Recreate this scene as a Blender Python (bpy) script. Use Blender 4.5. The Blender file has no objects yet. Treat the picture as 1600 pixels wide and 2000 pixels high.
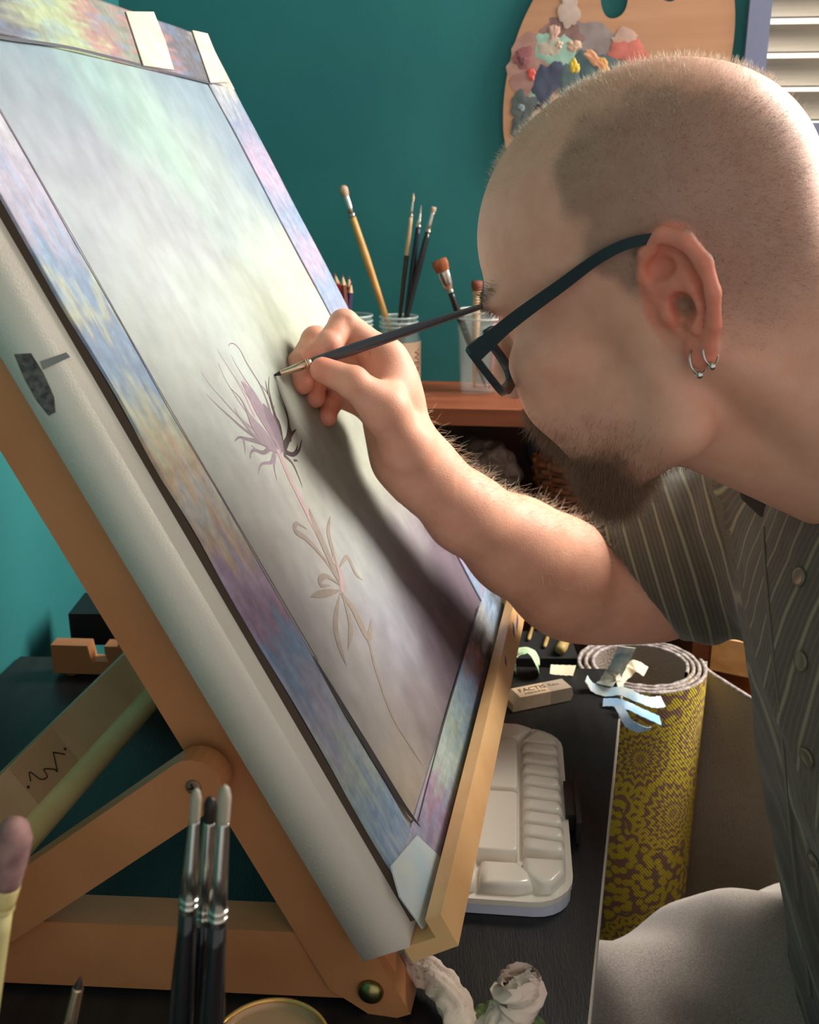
import bpy, bmesh, math, random
import numpy as np
from mathutils import Vector, Matrix

# ------------------------------------------------------------------ camera
CZ = 1.187                      # camera height above the floor
PITCH = math.radians(18.0)
FPX = 2000.0                    # focal length in pixels of the 1600x2000 frame
scene = bpy.context.scene
COL = scene.collection
cam_d = bpy.data.cameras.new('camera')
cam_d.sensor_fit = 'VERTICAL'
cam_d.sensor_height = 36.0
cam_d.lens = 36.0 * FPX / 2000.0
cam_d.clip_start = 0.02
cam_d.dof.use_dof = True
cam_d.dof.focus_distance = 0.62
cam_d.dof.aperture_fstop = 15.0
cam = bpy.data.objects.new('camera', cam_d)
COL.objects.link(cam)
cam.location = (0, 0, CZ)
cam.rotation_euler = (math.pi / 2 - PITCH, 0, 0)
scene.camera = cam

# ------------------------------------------------------------------ light
scene.view_settings.view_transform = 'Standard'
scene.view_settings.look = 'None'
scene.view_settings.gamma = 1.0
scene.view_settings.use_curve_mapping = False
scene.view_settings.exposure = 0.0
world = bpy.data.worlds.new('room_light')
scene.world = world
world.use_nodes = True
wb = world.node_tree.nodes['Background']
wb.inputs[0].default_value = (1.0, 0.965, 0.93, 1)
wb.inputs[1].default_value = 0.78

WALL_Y0 = 1.298                 # back wall at X = 0
WALL_YAW = math.radians(-6.0)

def area(name, loc, target, sx, sy, power, color):
    ld = bpy.data.lights.new(name, 'AREA')
    ld.shape = 'RECTANGLE'
    ld.size, ld.size_y = sx, sy
    ld.energy = power
    ld.color = color
    o = bpy.data.objects.new(name, ld)
    COL.objects.link(o)
    o.location = loc
    o.rotation_euler = (Vector(target) - Vector(loc)).to_track_quat('-Z', 'Y').to_euler()
    return o
# daylight entering through the window in the back wall
area('window_daylight', (0.95, 1.105, CZ + 0.42), (0.15, 0.30, CZ - 0.25), 0.74, 0.74, 52.0, (1.0, 0.95, 0.87))

# ------------------------------------------------------------------ helpers
CF = np.array([0, math.cos(PITCH), -math.sin(PITCH)])
CU = np.array([0, math.sin(PITCH), math.cos(PITCH)])
CR = np.array([1.0, 0, 0])
CP = np.array([0, 0, CZ])
def ray(x, y): return CF + CR * ((x - 800) / FPX) + CU * ((1000 - y) / FPX)
def W(x, y, d): return CP + ray(x, y) * d                 # survey point at axial distance d
def onz(x, y, z):
    r = ray(x, y)
    return CP + r * ((z - CZ) / r[2])
def onplane(x, y, P0, n):
    r = ray(x, y)
    return CP + r * (((P0 - CP) @ n) / (r @ n))
def lin(c):
    o = []
    for v in c[:3]:
        v = v / 255.0
        o.append(v / 12.92 if v <= 0.04045 else ((v + 0.055) / 1.055) ** 2.4)
    return (o[0], o[1], o[2], 1.0)
def lina(a):
    a = np.asarray(a, float) / 255.0
    return np.where(a <= 0.04045, a / 12.92, ((a + 0.055) / 1.055) ** 2.4)
def sstep(a, b, x):
    t = np.clip((x - a) / (b - a), 0, 1)
    return t * t * (3 - 2 * t)

MATS = {}
def mat(name, c, rough=0.5, c2=None, scale=20.0, stretch=(1, 1, 1), bump=0.0, bscale=None, metal=0.0,
        attr=False, trans=0.0, ior=1.45, sss=0.0, spec=0.5, alpha=1.0, coat=0.0, detail=4.0, contrast=(0.35, 0.65),
        sheen=0.0, coord='Object'):
    """procedural principled material: two colours mixed by stretched noise, optional bump, optional colour attribute"""
    if name in MATS: return MATS[name]
    m = bpy.data.materials.new(name)
    m.use_nodes = True
    nt = m.node_tree
    N, L = nt.nodes, nt.links
    p = N['Principled BSDF']
    p.inputs['Roughness'].default_value = rough
    p.inputs['Metallic'].default_value = metal
    p.inputs['Transmission Weight'].default_value = trans
    p.inputs['IOR'].default_value = ior
    p.inputs['Specular IOR Level'].default_value = spec
    p.inputs['Alpha'].default_value = alpha
    p.inputs['Coat Weight'].default_value = coat
    p.inputs['Sheen Weight'].default_value = sheen
    if sss:
        p.inputs['Subsurface Weight'].default_value = sss
        p.inputs['Subsurface Radius'].default_value = (1.0, 0.35, 0.2)
        p.inputs['Subsurface Scale'].default_value = 0.008
    tc = N.new('ShaderNodeTexCoord')
    mp = N.new('ShaderNodeMapping')
    mp.inputs['Scale'].default_value = stretch
    L.new(tc.outputs[coord], mp.inputs['Vector'])
    def noise(sc, dt):
        n = N.new('ShaderNodeTexNoise')
        n.inputs['Scale'].default_value = sc
        n.inputs['Detail'].default_value = dt
        L.new(mp.outputs[0], n.inputs['Vector'])
        return n
    base = None
    if attr:
        a = N.new('ShaderNodeAttribute')
        a.attribute_name = 'col'
        base = a.outputs['Color']
    if c2 is not None:
        n = noise(scale, detail)
        r = N.new('ShaderNodeMapRange')
        r.inputs[1].default_value, r.inputs[2].default_value = contrast
        L.new(n.outputs['Fac'], r.inputs[0])
        mx = N.new('ShaderNodeMix')
        mx.data_type = 'RGBA'
        L.new(r.outputs[0], mx.inputs[0])
        if attr:
            mx.blend_type = 'MULTIPLY'
            L.new(base, mx.inputs[6])
            mx.inputs[7].default_value = c2
        else:
            mx.inputs[6].default_value = c
            mx.inputs[7].default_value = c2
        L.new(mx.outputs[2], p.inputs['Base Color'])
    elif attr:
        L.new(base, p.inputs['Base Color'])
    else:
        p.inputs['Base Color'].default_value = c
    if bump:
        n = noise(bscale or scale * 3, 3.0)
        b = N.new('ShaderNodeBump')
        b.inputs['Strength'].default_value = bump
        b.inputs['Distance'].default_value = 0.002
        L.new(n.outputs['Fac'], b.inputs['Height'])
        L.new(b.outputs[0], p.inputs['Normal'])
    MATS[name] = m
    return m

def smooth(me, on=True):
    me.polygons.foreach_set('use_smooth', [on] * len(me.polygons))
def link(o, parent=None):
    COL.objects.link(o)
    if parent is not None: o.parent = parent
    return o
def mesh_obj(name, verts, faces, m, parent=None, sm=True, col=None, origin=None):
    """verts in world coordinates"""
    v = np.asarray(verts, float)
    off = np.zeros(3)
    if parent is not None: off = np.array(parent.matrix_basis.translation if parent.parent is None else parent.matrix_basis.translation + parent.parent.matrix_basis.translation)
    elif origin is not None: off = np.asarray(origin, float)
    v = v - off
    me = bpy.data.meshes.new(name)
    me.from_pydata(v.tolist(), [], faces if isinstance(faces, list) else faces.tolist())
    me.update()
    if m is not None: me.materials.append(m)
    if col is not None:
        a = me.color_attributes.new('col', 'FLOAT_COLOR', 'POINT')
        cc = np.ones((len(v), 4)); cc[:, :3] = col
        a.data.foreach_set('color', cc.ravel())
    smooth(me, sm)
    o = bpy.data.objects.new(name, me)
    if parent is None and origin is not None: o.location = origin
    return link(o, parent)
def bm_obj(name, bm, m, parent=None, sm=False, origin=None, bevel=0.0, seg=2):
    if bevel:
        es = [e for e in bm.edges if len(e.link_faces) == 2 and e.calc_face_angle(0) > 0.5]
        bmesh.ops.bevel(bm, geom=es, offset=bevel, segments=seg, affect='EDGES', profile=0.5)
    bmesh.ops.recalc_face_normals(bm, faces=bm.faces)
    me = bpy.data.meshes.new(name)
    off = Vector((0, 0, 0))
    if parent is not None: off = parent.matrix_basis.translation.copy() if parent.parent is None else parent.matrix_basis.translation + parent.parent.matrix_basis.translation
    elif origin is not None: off = Vector(origin)
    for v in bm.verts: v.co -= off
    bm.to_mesh(me); bm.free()
    if m is not None: me.materials.append(m)
    smooth(me, sm)
    o = bpy.data.objects.new(name, me)
    if parent is None and origin is not None: o.location = origin
    return link(o, parent)
def tag(o, label=None, cat=None, group=None, kind=None):
    if label: o['label'] = label
    if cat: o['category'] = cat
    if group: o['group'] = group
    if kind: o['kind'] = kind
    return o
def thing(name, loc, label, cat, group=None):
    o = bpy.data.objects.new(name, None)
    o.empty_display_size = 0.02
    COL.objects.link(o)
    o.location = loc
    return tag(o, label, cat, group)
def frame_box(bm, o, ex, ey, ez, x0, x1, y0, y1, z0, z1):
    """box in the frame (o; ex,ey,ez)"""
    o, ex, ey, ez = [np.asarray(q, float) for q in (o, ex, ey, ez)]
    vs = [bm.verts.new(tuple(o + ex * x + ey * y + ez * z)) for x in (x0, x1) for y in (y0, y1) for z in (z0, z1)]
    for q in ((0, 1, 3, 2), (4, 6, 7, 5), (0, 4, 5, 1), (2, 3, 7, 6), (0, 2, 6, 4), (1, 5, 7, 3)):
        bm.faces.new([vs[i] for i in q])
    return vs
def box(name, lo, hi, m, parent=None, bevel=0.0, frame=None, **k):
    bm = bmesh.new()
    o, ex, ey, ez = frame or ((0, 0, 0), (1, 0, 0), (0, 1, 0), (0, 0, 1))
    frame_box(bm, o, ex, ey, ez, lo[0], hi[0], lo[1], hi[1], lo[2], hi[2])
    return bm_obj(name, bm, m, parent, bevel=bevel, **k)
def prism(name, poly, o, ex, ey, ez, z0, z1, m, parent=None, bevel=0.0, **k):
    """polygon (x,y) extruded from z0 to z1 in frame"""
    bm = bmesh.new()
    o, ex, ey, ez = [np.asarray(q, float) for q in (o, ex, ey, ez)]
    a = [bm.verts.new(tuple(o + ex * x + ey * y + ez * z0)) for x, y in poly]
    b = [bm.verts.new(tuple(o + ex * x + ey * y + ez * z1)) for x, y in poly]
    n = len(poly)
    bm.faces.new(a[::-1]); bm.faces.new(b)
    for i in range(n): bm.faces.new((a[i], a[(i + 1) % n], b[(i + 1) % n], b[i]))
    return bm_obj(name, bm, m, parent, bevel=bevel, **k)
def perp(d):
    d = np.asarray(d, float); d = d / np.linalg.norm(d)
    a = np.array([0, 0, 1.0]) if abs(d[2]) < 0.9 else np.array([1.0, 0, 0])
    e1 = np.cross(a, d); e1 /= np.linalg.norm(e1)
    return d, e1, np.cross(d, e1)
def lathe(base, axis, prof, n=24, flat=1.0, e1=None):
    """profile [(dist along axis, radius)] -> verts, faces; flat squashes one direction"""
    d, a, b = perp(axis)
    if e1 is not None:
        a = np.asarray(e1, float); a = a - d * (a @ d); a /= np.linalg.norm(a); b = np.cross(d, a)
    base = np.asarray(base, float)
    V, Fc = [], []
    for (h, r) in prof:
        for k in range(n):
            t = 2 * math.pi * k / n
            V.append(base + d * h + a * (r * math.cos(t)) + b * (r * flat * math.sin(t)))
    for i in range(len(prof) - 1):
        for k in range(n):
            k2 = (k + 1) % n
            Fc.append([i * n + k, i * n + k2, (i + 1) * n + k2, (i + 1) * n + k])
    Fc.append(list(range(n))[::-1])
    Fc.append([(len(prof) - 1) * n + k for k in range(n)])
    return np.array(V), Fc
def lathe_obj(name, base, axis, prof, m, parent=None, n=24, flat=1.0, e1=None, sm=True, **k):
    v, f = lathe(base, axis, prof, n, flat, e1)
    o = mesh_obj(name, v, f, m, parent, sm=sm, **k)
    return o
def catmull(pts, n):
    P = np.asarray(pts, float)
    P = np.vstack([2 * P[0] - P[1], P, 2 * P[-1] - P[-2]])
    out = []
    for i in range(1, len(P) - 2):
        for j in range(n):
            t = j / n
            out.append(0.5 * ((2 * P[i]) + (-P[i - 1] + P[i + 1]) * t + (2 * P[i - 1] - 5 * P[i] + 4 * P[i + 1] - P[i + 2]) * t * t
                              + (-P[i - 1] + 3 * P[i] - 3 * P[i + 1] + P[i + 2]) * t ** 3))
    out.append(P[-2])
    return np.array(out)
def tube(path, rad, n=8, closed=False):
    P = np.asarray(path, float)
    m = len(P)
    rad = np.full(m, rad) if np.isscalar(rad) else np.asarray(rad, float)
    V, Fc = [], []
    T = np.gradient(P, axis=0)
    if closed: T = np.roll(P, -1, 0) - np.roll(P, 1, 0)
    T /= np.linalg.norm(T, axis=1)[:, None] + 1e-12
    _, e1, _ = perp(T[0])
    for i in range(m):
        e1 = e1 - T[i] * (e1 @ T[i]); e1 /= np.linalg.norm(e1)
        e2 = np.cross(T[i], e1)
        for k in range(n):
            t = 2 * math.pi * k / n
            V.append(P[i] + (e1 * math.cos(t) + e2 * math.sin(t)) * rad[i])
    for i in range(m if closed else m - 1):
        i2 = (i + 1) % m
        for k in range(n):
            k2 = (k + 1) % n
            Fc.append([i * n + k, i * n + k2, i2 * n + k2, i2 * n + k])
    if not closed:
        Fc.append(list(range(n))[::-1]); Fc.append([(m - 1) * n + k for k in range(n)])
    return np.array(V), Fc
def tube_obj(name, path, rad, m, parent=None, n=8, closed=False, **k):
    v, f = tube(path, rad, n, closed)
    return mesh_obj(name, v, f, m, parent, **k)
def merge(parts):
    V, Fc, o = [], [], 0
    for v, f in parts:
        V.append(np.asarray(v, float)); Fc += [[i + o for i in q] for q in f]; o += len(v)
    return np.vstack(V), Fc

# ------------------------------------------------------------------ signed-distance sculpting
class Field:
    def __init__(s, lo, hi, h):
        s.lo = np.asarray(lo, float); s.h = h
        s.n = np.ceil((np.asarray(hi, float) - s.lo) / h).astype(int) + 1
        s.f = np.full(tuple(s.n), 0.05, np.float32)
        s.ax = [(s.lo[i] + h * np.arange(s.n[i])).astype(np.float32) for i in range(3)]
    def sub(s, lo, hi):
        i0 = np.clip(np.floor((np.asarray(lo) - s.lo) / s.h).astype(int), 0, s.n)
        i1 = np.clip(np.ceil((np.asarray(hi) - s.lo) / s.h).astype(int) + 1, 0, s.n)
        sl = tuple(slice(a, b) for a, b in zip(i0, i1))
        return sl, s.ax[0][sl[0]][:, None, None], s.ax[1][sl[1]][None, :, None], s.ax[2][sl[2]][None, None, :]
    def comb(s, sl, d, k, op):
        a = s.f[sl]
        if a.size == 0: return
        d = d.astype(np.float32)
        if op == 'u':
            h = np.maximum(k - np.abs(a - d), 0) / k
            s.f[sl] = np.minimum(a, d) - h * h * k * 0.25
        elif op == 's':
            d = -d
            h = np.maximum(k - np.abs(a - d), 0) / k
            s.f[sl] = np.maximum(a, d) + h * h * k * 0.25
        elif op == 'i':
            h = np.maximum(k - np.abs(a - d), 0) / k
            s.f[sl] = np.maximum(a, d) + h * h * k * 0.25
    def cone(s, a, b, r1, r2, k=0.004, op='u'):
        a = np.asarray(a, float); b = np.asarray(b, float)
        m = max(r1, r2) + k + 0.004
        sl, X, Y, Z = s.sub(np.minimum(a, b) - m, np.maximum(a, b) + m)
        ab = b - a; l2 = ab @ ab
        t = np.clip(((X - a[0]) * ab[0] + (Y - a[1]) * ab[1] + (Z - a[2]) * ab[2]) / l2, 0, 1)
        d = np.sqrt((X - a[0] - ab[0] * t) ** 2 + (Y - a[1] - ab[1] * t) ** 2 + (Z - a[2] - ab[2] * t) ** 2) - (r1 + (r2 - r1) * t)
        s.comb(sl, d, k, op)
    def chain(s, pts, rad, k=0.004, op='u'):
        for i in range(len(pts) - 1): s.cone(pts[i], pts[i + 1], rad[i], rad[i + 1], k, op)
    def ell(s, c, r, k=0.004, op='u', M=None):
        c = np.asarray(c, float); r = np.asarray(r, float)
        m = (r.max() if M is not None else r) + k + 0.004
        sl, X, Y, Z = s.sub(c - m, c + m)
        x, y, z = X - c[0], Y - c[1], Z - c[2]
        if M is not None:                       # rows of M: local axes
            x, y, z = (M[0][0] * x + M[0][1] * y + M[0][2] * z, M[1][0] * x + M[1][1] * y + M[1][2] * z, M[2][0] * x + M[2][1] * y + M[2][2] * z)
        k0 = np.sqrt((x / r[0]) ** 2 + (y / r[1]) ** 2 + (z / r[2]) ** 2)
        k1 = np.sqrt((x / r[0] ** 2) ** 2 + (y / r[1] ** 2) ** 2 + (z / r[2] ** 2) ** 2) + 1e-9
        s.comb(sl, k0 * (k0 - 1) / k1, k, op)
    def plane(s, p, n, k=0.001):                # keep the side n points away from
        p = np.asarray(p, float); n = np.asarray(n, float)
        sl, X, Y, Z = s.sub(s.lo - 1, s.lo + s.n * s.h + 1)
        s.comb(sl, (X - p[0]) * n[0] + (Y - p[1]) * n[1] + (Z - p[2]) * n[2], k, 'i')
    def mesh(s):
        f = s.f
        f[0] = f[-1] = 0.05; f[:, 0] = f[:, -1] = 0.05; f[:, :, 0] = f[:, :, -1] = 0.05
        neg = f < 0
        c = np.zeros(tuple(s.n - 1), np.int8)
        for i in (0, 1):
            for j in (0, 1):
                for k in (0, 1):
                    c += neg[i:s.n[0] - 1 + i, j:s.n[1] - 1 + j, k:s.n[2] - 1 + k]
        act = np.argwhere((c > 0) & (c < 8))
        idx = np.full(tuple(s.n - 1), -1, np.int32)
        idx[act[:, 0], act[:, 1], act[:, 2]] = np.arange(len(act))
        acc = np.zeros((len(act), 3)); cnt = np.zeros(len(act))
        cor = [(i, j, k) for i in (0, 1) for j in (0, 1) for k in (0, 1)]
        val = {q: f[act[:, 0] + q[0], act[:, 1] + q[1], act[:, 2] + q[2]] for q in cor}
        for q in cor:
            for a in range(3):
                if q[a] == 0:
                    q2 = list(q); q2[a] = 1; q2 = tuple(q2)
                    va, vb = val[q], val[q2]
                    m = (va < 0) != (vb < 0)
                    t = va[m] / (va[m] - vb[m])
                    p = np.tile(np.array(q, float), (m.sum(), 1)); p[:, a] += t
                    acc[m] += p; cnt[m] += 1
        V = s.lo + (act + acc / cnt[:, None]) * s.h
        quads = []
        for a in range(3):
            b, c_ = (a + 1) % 3, (a + 2) % 3
            sl0 = [slice(1, -1)] * 3; sl1 = [slice(1, -1)] * 3
            sl0[a] = slice(0, -1); sl1[a] = slice(1, None)
            n0, n1 = neg[tuple(sl0)], neg[tuple(sl1)]
            for flip, m in ((False, n0 & ~n1), (True, ~n0 & n1)):
                e = np.argwhere(m)
                off = np.ones(3, int); off[a] = 0
                e = e + off
                db = np.zeros(3, int); db[b] = 1
                dc = np.zeros(3, int); dc[c_] = 1
                g = lambda o: idx[tuple((e - o).T)]
                q = np.stack([g(db + dc), g(dc), g(0 * db), g(db)], 1)
                quads.append(q[:, ::-1] if flip else q)
        return V, np.vstack(quads)
def relax(V, Q, it=1, w=0.5):
    n = len(V)
    for _ in range(it):
        acc = np.zeros_like(V); cnt = np.zeros(n)
        for a in range(4):
            b = (a + 1) % 4
            np.add.at(acc, Q[:, a], V[Q[:, b]]); np.add.at(cnt, Q[:, a], 1)
            np.add.at(acc, Q[:, b], V[Q[:, a]]); np.add.at(cnt, Q[:, b], 1)
        V = V * (1 - w) + w * acc / np.maximum(cnt, 1)[:, None]
    return V
def vnormals(V, Q):
    fn = np.cross(V[Q[:, 2]] - V[Q[:, 0]], V[Q[:, 3]] - V[Q[:, 1]])
    N = np.zeros_like(V)
    for a in range(4): np.add.at(N, Q[:, a], fn)
    return N / (np.linalg.norm(N, axis=1)[:, None] + 1e-12)
def vnoise(P, sc, seed=0, octv=2):
    """smooth value noise, -1..1"""
    r = np.random.RandomState(seed).rand(32, 32, 32) * 2 - 1
    out = np.zeros(len(P)); amp = 1.0
    for _ in range(octv):
        q = P * sc; i = np.floor(q).astype(int); f = q - i; f = f * f * (3 - 2 * f)
        a = 0
        for dx in (0, 1):
            for dy in (0, 1):
                for dz in (0, 1):
                    w = (f[:, 0] if dx else 1 - f[:, 0]) * (f[:, 1] if dy else 1 - f[:, 1]) * (f[:, 2] if dz else 1 - f[:, 2])
                    a = a + w * r[(i[:, 0] + dx) % 32, (i[:, 1] + dy) % 32, (i[:, 2] + dz) % 32]
        out += a * amp; amp *= 0.5; sc *= 2
    return out
def strands(name, P, D, ln, rad, m, parent, curl=0.2, seed=1, grav=0.0):
    """one tapered, bent hair on every point P along D"""
    r = np.random.RandomState(seed)
    n = len(P)
    D = D + r.randn(n, 3) * curl
    D /= np.linalg.norm(D, axis=1)[:, None]
    ln = ln * (0.6 + 0.8 * r.rand(n))[:, None]
    B = r.randn(n, 3) * curl * 0.8; B[:, 2] -= grav
    mid = P + D * ln * 0.5
    tip = mid + (D + B) * ln * 0.5
    a = np.cross(D, r.randn(n, 3)); a /= np.linalg.norm(a, axis=1)[:, None]
    b = np.cross(D, a)
    V = []
    for q, s_ in ((P, 1.0), (mid, 0.8)):
        for k in range(3):
            t = 2 * math.pi * k / 3
            V.append(q + (a * math.cos(t) + b * math.sin(t)) * rad * s_)
    V.append(tip)
    V = np.stack(V, 1).reshape(-1, 3)
    base = np.arange(n) * 7
    Fc = []
    for k in range(3):
        k2 = (k + 1) % 3
        Fc.append(np.stack([base + k, base + k2, base + 3 + k2, base + 3 + k], 1))
    T = [np.stack([base + 3 + k, base + 3 + (k + 1) % 3, base + 6], 1) for k in range(3)]
    fl = np.vstack(Fc).tolist() + np.vstack(T).tolist()
    o = mesh_obj(name, V, fl, m, parent, sm=True)
    o['kind'] = 'stuff'
    return o
rnd = random.Random(7)
# ------------------------------------------------------------------ picture plane (canvas leaning on the easel)
K = 1.0635
ZL = CZ - 0.362 * K                         # height of the bottom edge of the canvas
PIC = onz(805, 1830, ZL)                    # near bottom corner
_p2 = onz(975, 1190, ZL)
BB = _p2 - PIC
CW = float(np.linalg.norm(BB)); BB /= CW
CL = 0.528 * K
_n0 = np.array([-BB[1], BB[0], 0])
_ph = math.radians(28.0)
UU = _n0 * math.sin(_ph) + np.array([0, 0, math.cos(_ph)])
NN = np.cross(BB, UU)
DESK = CZ - 0.42 * K
def pic(s, t, w=0.0): return PIC + BB * s + UU * t + NN * w
def st(x, y, w=0.0):
    D = onplane(x, y, PIC + NN * w, NN) - PIC
    return D @ BB, D @ UU
# ------------------------------------------------------------------ the room
teal = mat('teal_wall_paint', lin((42, 122, 122)), 0.7, c2=lin((36, 113, 115)), scale=6, bump=.08, bscale=500)
WD = np.array([math.cos(WALL_YAW), math.sin(WALL_YAW), 0])      # along the back wall, to the right
WN = np.array([WD[1], -WD[0], 0])                               # out of the wall, into the room
W0 = np.array([0, WALL_Y0, 0])
UP = np.array([0, 0, 1.0])
def wall_pt(x, y, off=0.0): return onplane(x, y, W0 + WN * off, WN)
def wall_uv(x, y, off=0.0):
    P = wall_pt(x, y, off) - W0
    return P @ WD, P[2]
wu0 = wall_uv(1497, 80)[0]                                      # left jamb of the window
WINW, WINZ0, WINZ1 = 1.25, CZ + 0.06, CZ + 1.20
def slab(name, u0, u1, z0, z1, d0, d1, m, parent=None, **k):
    """box on the back wall: u along the wall, z up, d = distance in front of it"""
    return box(name, (u0, d0, z0), (u1, d1, z1), m, parent, frame=(W0, WD, WN, UP), **k)
bm = bmesh.new()
XL = -0.345
for u0, u1, z0, z1 in ((XL, wu0, 0, 2.6), (wu0 + WINW, wu0 + WINW + .6, 0, 2.6), (wu0, wu0 + WINW, 0, WINZ0), (wu0, wu0 + WINW, WINZ1, 2.6)):
    frame_box(bm, W0, WD, WN, UP, u0, u1, -0.14, 0, z0, z1)
tag(bm_obj('wall_back', bm, teal), kind='structure')
corner = W0 + WD * XL
tag(box('wall_left', (-0.1, -0.14, 0), (0.0, 2.3, 2.6), teal, frame=(corner, WD, WN, UP)), kind='structure')
floor_m = mat('floor_boards', lin((70, 46, 34)), 0.5, c2=lin((48, 32, 26)), scale=4, stretch=(1, 12, 1))
fl = box('floor', (XL, -0.14, -0.04), (2.4, 2.4, -0.001), floor_m, frame=(W0, WD, WN, UP)); tag(fl, kind='structure')
cl = box('ceiling', (XL, -0.14, 2.6), (2.4, 2.4, 2.65), mat('ceiling_white', lin((214, 208, 200)), .9), frame=(W0, WD, WN, UP)); tag(cl, kind='structure')
# window with wooden blind
win = bpy.data.objects.new('window_1', None); COL.objects.link(win); win['kind'] = 'structure'
win.location = tuple(W0 + WD * (wu0 + WINW / 2) + UP * WINZ0)
frame_m = mat('window_trim', lin((120, 124, 150)), 0.5)
slat_m = mat('blind_slat_wood', lin((150, 140, 124)), 0.6, c2=lin((138, 128, 112)), scale=8, stretch=(1, 1, 30))
slab('jamb', wu0 - .024, wu0, WINZ0 - .02, WINZ1 + .02, -.12, .012, frame_m, win, bevel=.002)
slab('jamb', wu0 + WINW, wu0 + WINW + .024, WINZ0 - .02, WINZ1 + .02, -.12, .012, frame_m, win, bevel=.002)
slab('sill', wu0, wu0 + WINW, WINZ0 - .02, WINZ0, -.12, .03, frame_m, win, bevel=.002)
slab('lintel', wu0, wu0 + WINW, WINZ1, WINZ1 + .02, -.12, .012, frame_m, win, bevel=.002)
for k in range(3):
    u = wu0 + WINW * k / 2
    slab('mullion', max(u - .02, wu0), min(u + .02, wu0 + WINW), WINZ0, WINZ1, -.115, -.085, mat('sash_paint', lin((225, 205, 170)), .5), win)
slab('pane', wu0, wu0 + WINW, WINZ0, WINZ1, -.102, -.099, mat('window_glass', (1, 1, 1, 1), 0.0, trans=1.0, ior=1.05), win)
nsl = int((WINZ1 - WINZ0) / 0.0365)
sme = None
for k in range(nsl):
    zc = WINZ0 + 0.022 + k * 0.0365
    tl = math.radians(50)
    ey = WN * math.cos(tl) - UP * math.sin(tl); ez = np.cross(WD, ey)
    c = W0 + WD * (wu0 + WINW / 2) + WN * -.045 + UP * zc
    if sme is None:
        so = box('slat', (-WINW / 2 + .006, -.021, -.0013), (WINW / 2 - .006, .021, .0013), slat_m, win, frame=(c, WD, ey, ez)); sme = so.data; c0 = c
    else:
        so = bpy.data.objects.new('slat', sme); link(so, win); so.location = tuple(c - c0)
for u in (0.10, 0.62, 1.12):
    slab('ladder_cord', wu0 + u, wu0 + u + .004, WINZ0, WINZ1, -.022, -.020, slat_m, win)
# bright sky outside
em = bpy.data.materials.new('daylight_sky'); em.use_nodes = True
nt = em.node_tree; nt.nodes.clear()
e_ = nt.nodes.new('ShaderNodeEmission'); e_.inputs[0].default_value = (1.0, 0.90, 0.74, 1); e_.inputs[1].default_value = 1.7
o_ = nt.nodes.new('ShaderNodeOutputMaterial'); nt.links.new(e_.outputs[0], o_.inputs[0])
sk = slab('sky_outside', wu0 - .5, wu0 + WINW + .5, WINZ0 - .6, WINZ1 + .6, -.75, -.74, em); tag(sk, kind='structure')

# ------------------------------------------------------------------ desk
black = mat('black_desk_stain', lin((27, 26, 27)), 0.36, c2=lin((40, 38, 37)), scale=14, stretch=(6, 1, 1), bump=.12, bscale=160)
edge_r0, edge_r1 = onz(1148, 2000, DESK), onz(1209, 1395, DESK)
ed = (edge_r1 - edge_r0) / (edge_r1[1] - edge_r0[1])
br = edge_r0 + ed * (0.887 - edge_r0[1]); nr = edge_r0 + ed * (0.12 - edge_r0[1])
LX = lambda Y: corner[0] + (corner[1] - Y) * -math.sin(WALL_YAW) * -1 / math.cos(WALL_YAW) + 0.004
quad = [(nr[0], nr[1]), (br[0], br[1]), (LX(.915), .915), (LX(.12), .12)]
desk = thing('desk', (-0.1, 0.5, 0), 'black stained desk holding the easel and paint box', 'desk')
prism('desk_top', quad, (0, 0, 0), (1, 0, 0), (0, 1, 0), UP, DESK - .024, DESK, black, desk)
band = mat('worn_desk_edge', lin((205, 190, 178)), .6)
w_ = np.array([ed[1], -ed[0], 0]) / np.linalg.norm(ed)
prism('edge_band', [(nr[0], nr[1]), (br[0], br[1]), (br[0] + w_[0] * .0014, br[1] + w_[1] * .0014), (nr[0] + w_[0] * .0014, nr[1] + w_[1] * .0014)], (0, 0, 0), (1, 0, 0), (0, 1, 0), UP, DESK - .024, DESK + .0002, band, desk)
for (qx, qy) in ((nr[0] - .05, nr[1] + .04), (br[0] - .05, br[1] - .05), (LX(.86) + .05, .86), (LX(.16) + .05, .16)):
    box('leg', (qx - .02, qy - .02, 0), (qx + .02, qy + .02, DESK - .024), black, desk)

# ------------------------------------------------------------------ easel
beech = mat('beech_wood', lin((196, 132, 86)), 0.42, c2=lin((176, 112, 70)), scale=9, stretch=(1, 1, 1), bump=.06, bscale=300, detail=6)
beech_l = mat('pale_beech_wood', lin((222, 176, 122)), 0.4, c2=lin((204, 152, 100)), scale=16, stretch=(1, 1, 1), detail=6)
brass = mat('aged_brass', lin((150, 140, 90)), 0.3, metal=1.0)
steel_d = mat('dark_screw_steel', lin((128, 98, 76)), 0.5, metal=.35)
easel = thing('table_easel', tuple(PIC * [1, 1, 0] + [-.1, .2, DESK]), 'reddish beech table easel propping up the canvas', 'easel')
PF = (PIC, BB, UU, NN)
w0, w1 = -.0270 * K, -.0615 * K
for s0 in (0.006, 0.345):
    u_ = prism('upright', [(-.050, w0), (.548, w0), (.548, w1), (-.020, w1), (-.050, w1 + .018)], PIC + BB * s0, UU, NN, BB, 0, .021, beech, easel, bevel=.0012)
    c = PIC + UU * (-.0267 * K) + NN * (-.0402 * K) + BB * (s0 - .0005)
    lathe_obj('bolt', c, -BB, [(0, .0075), (.002, .0072), (.004, .005), (.005, .0012)], brass, u_, n=20)
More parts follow.
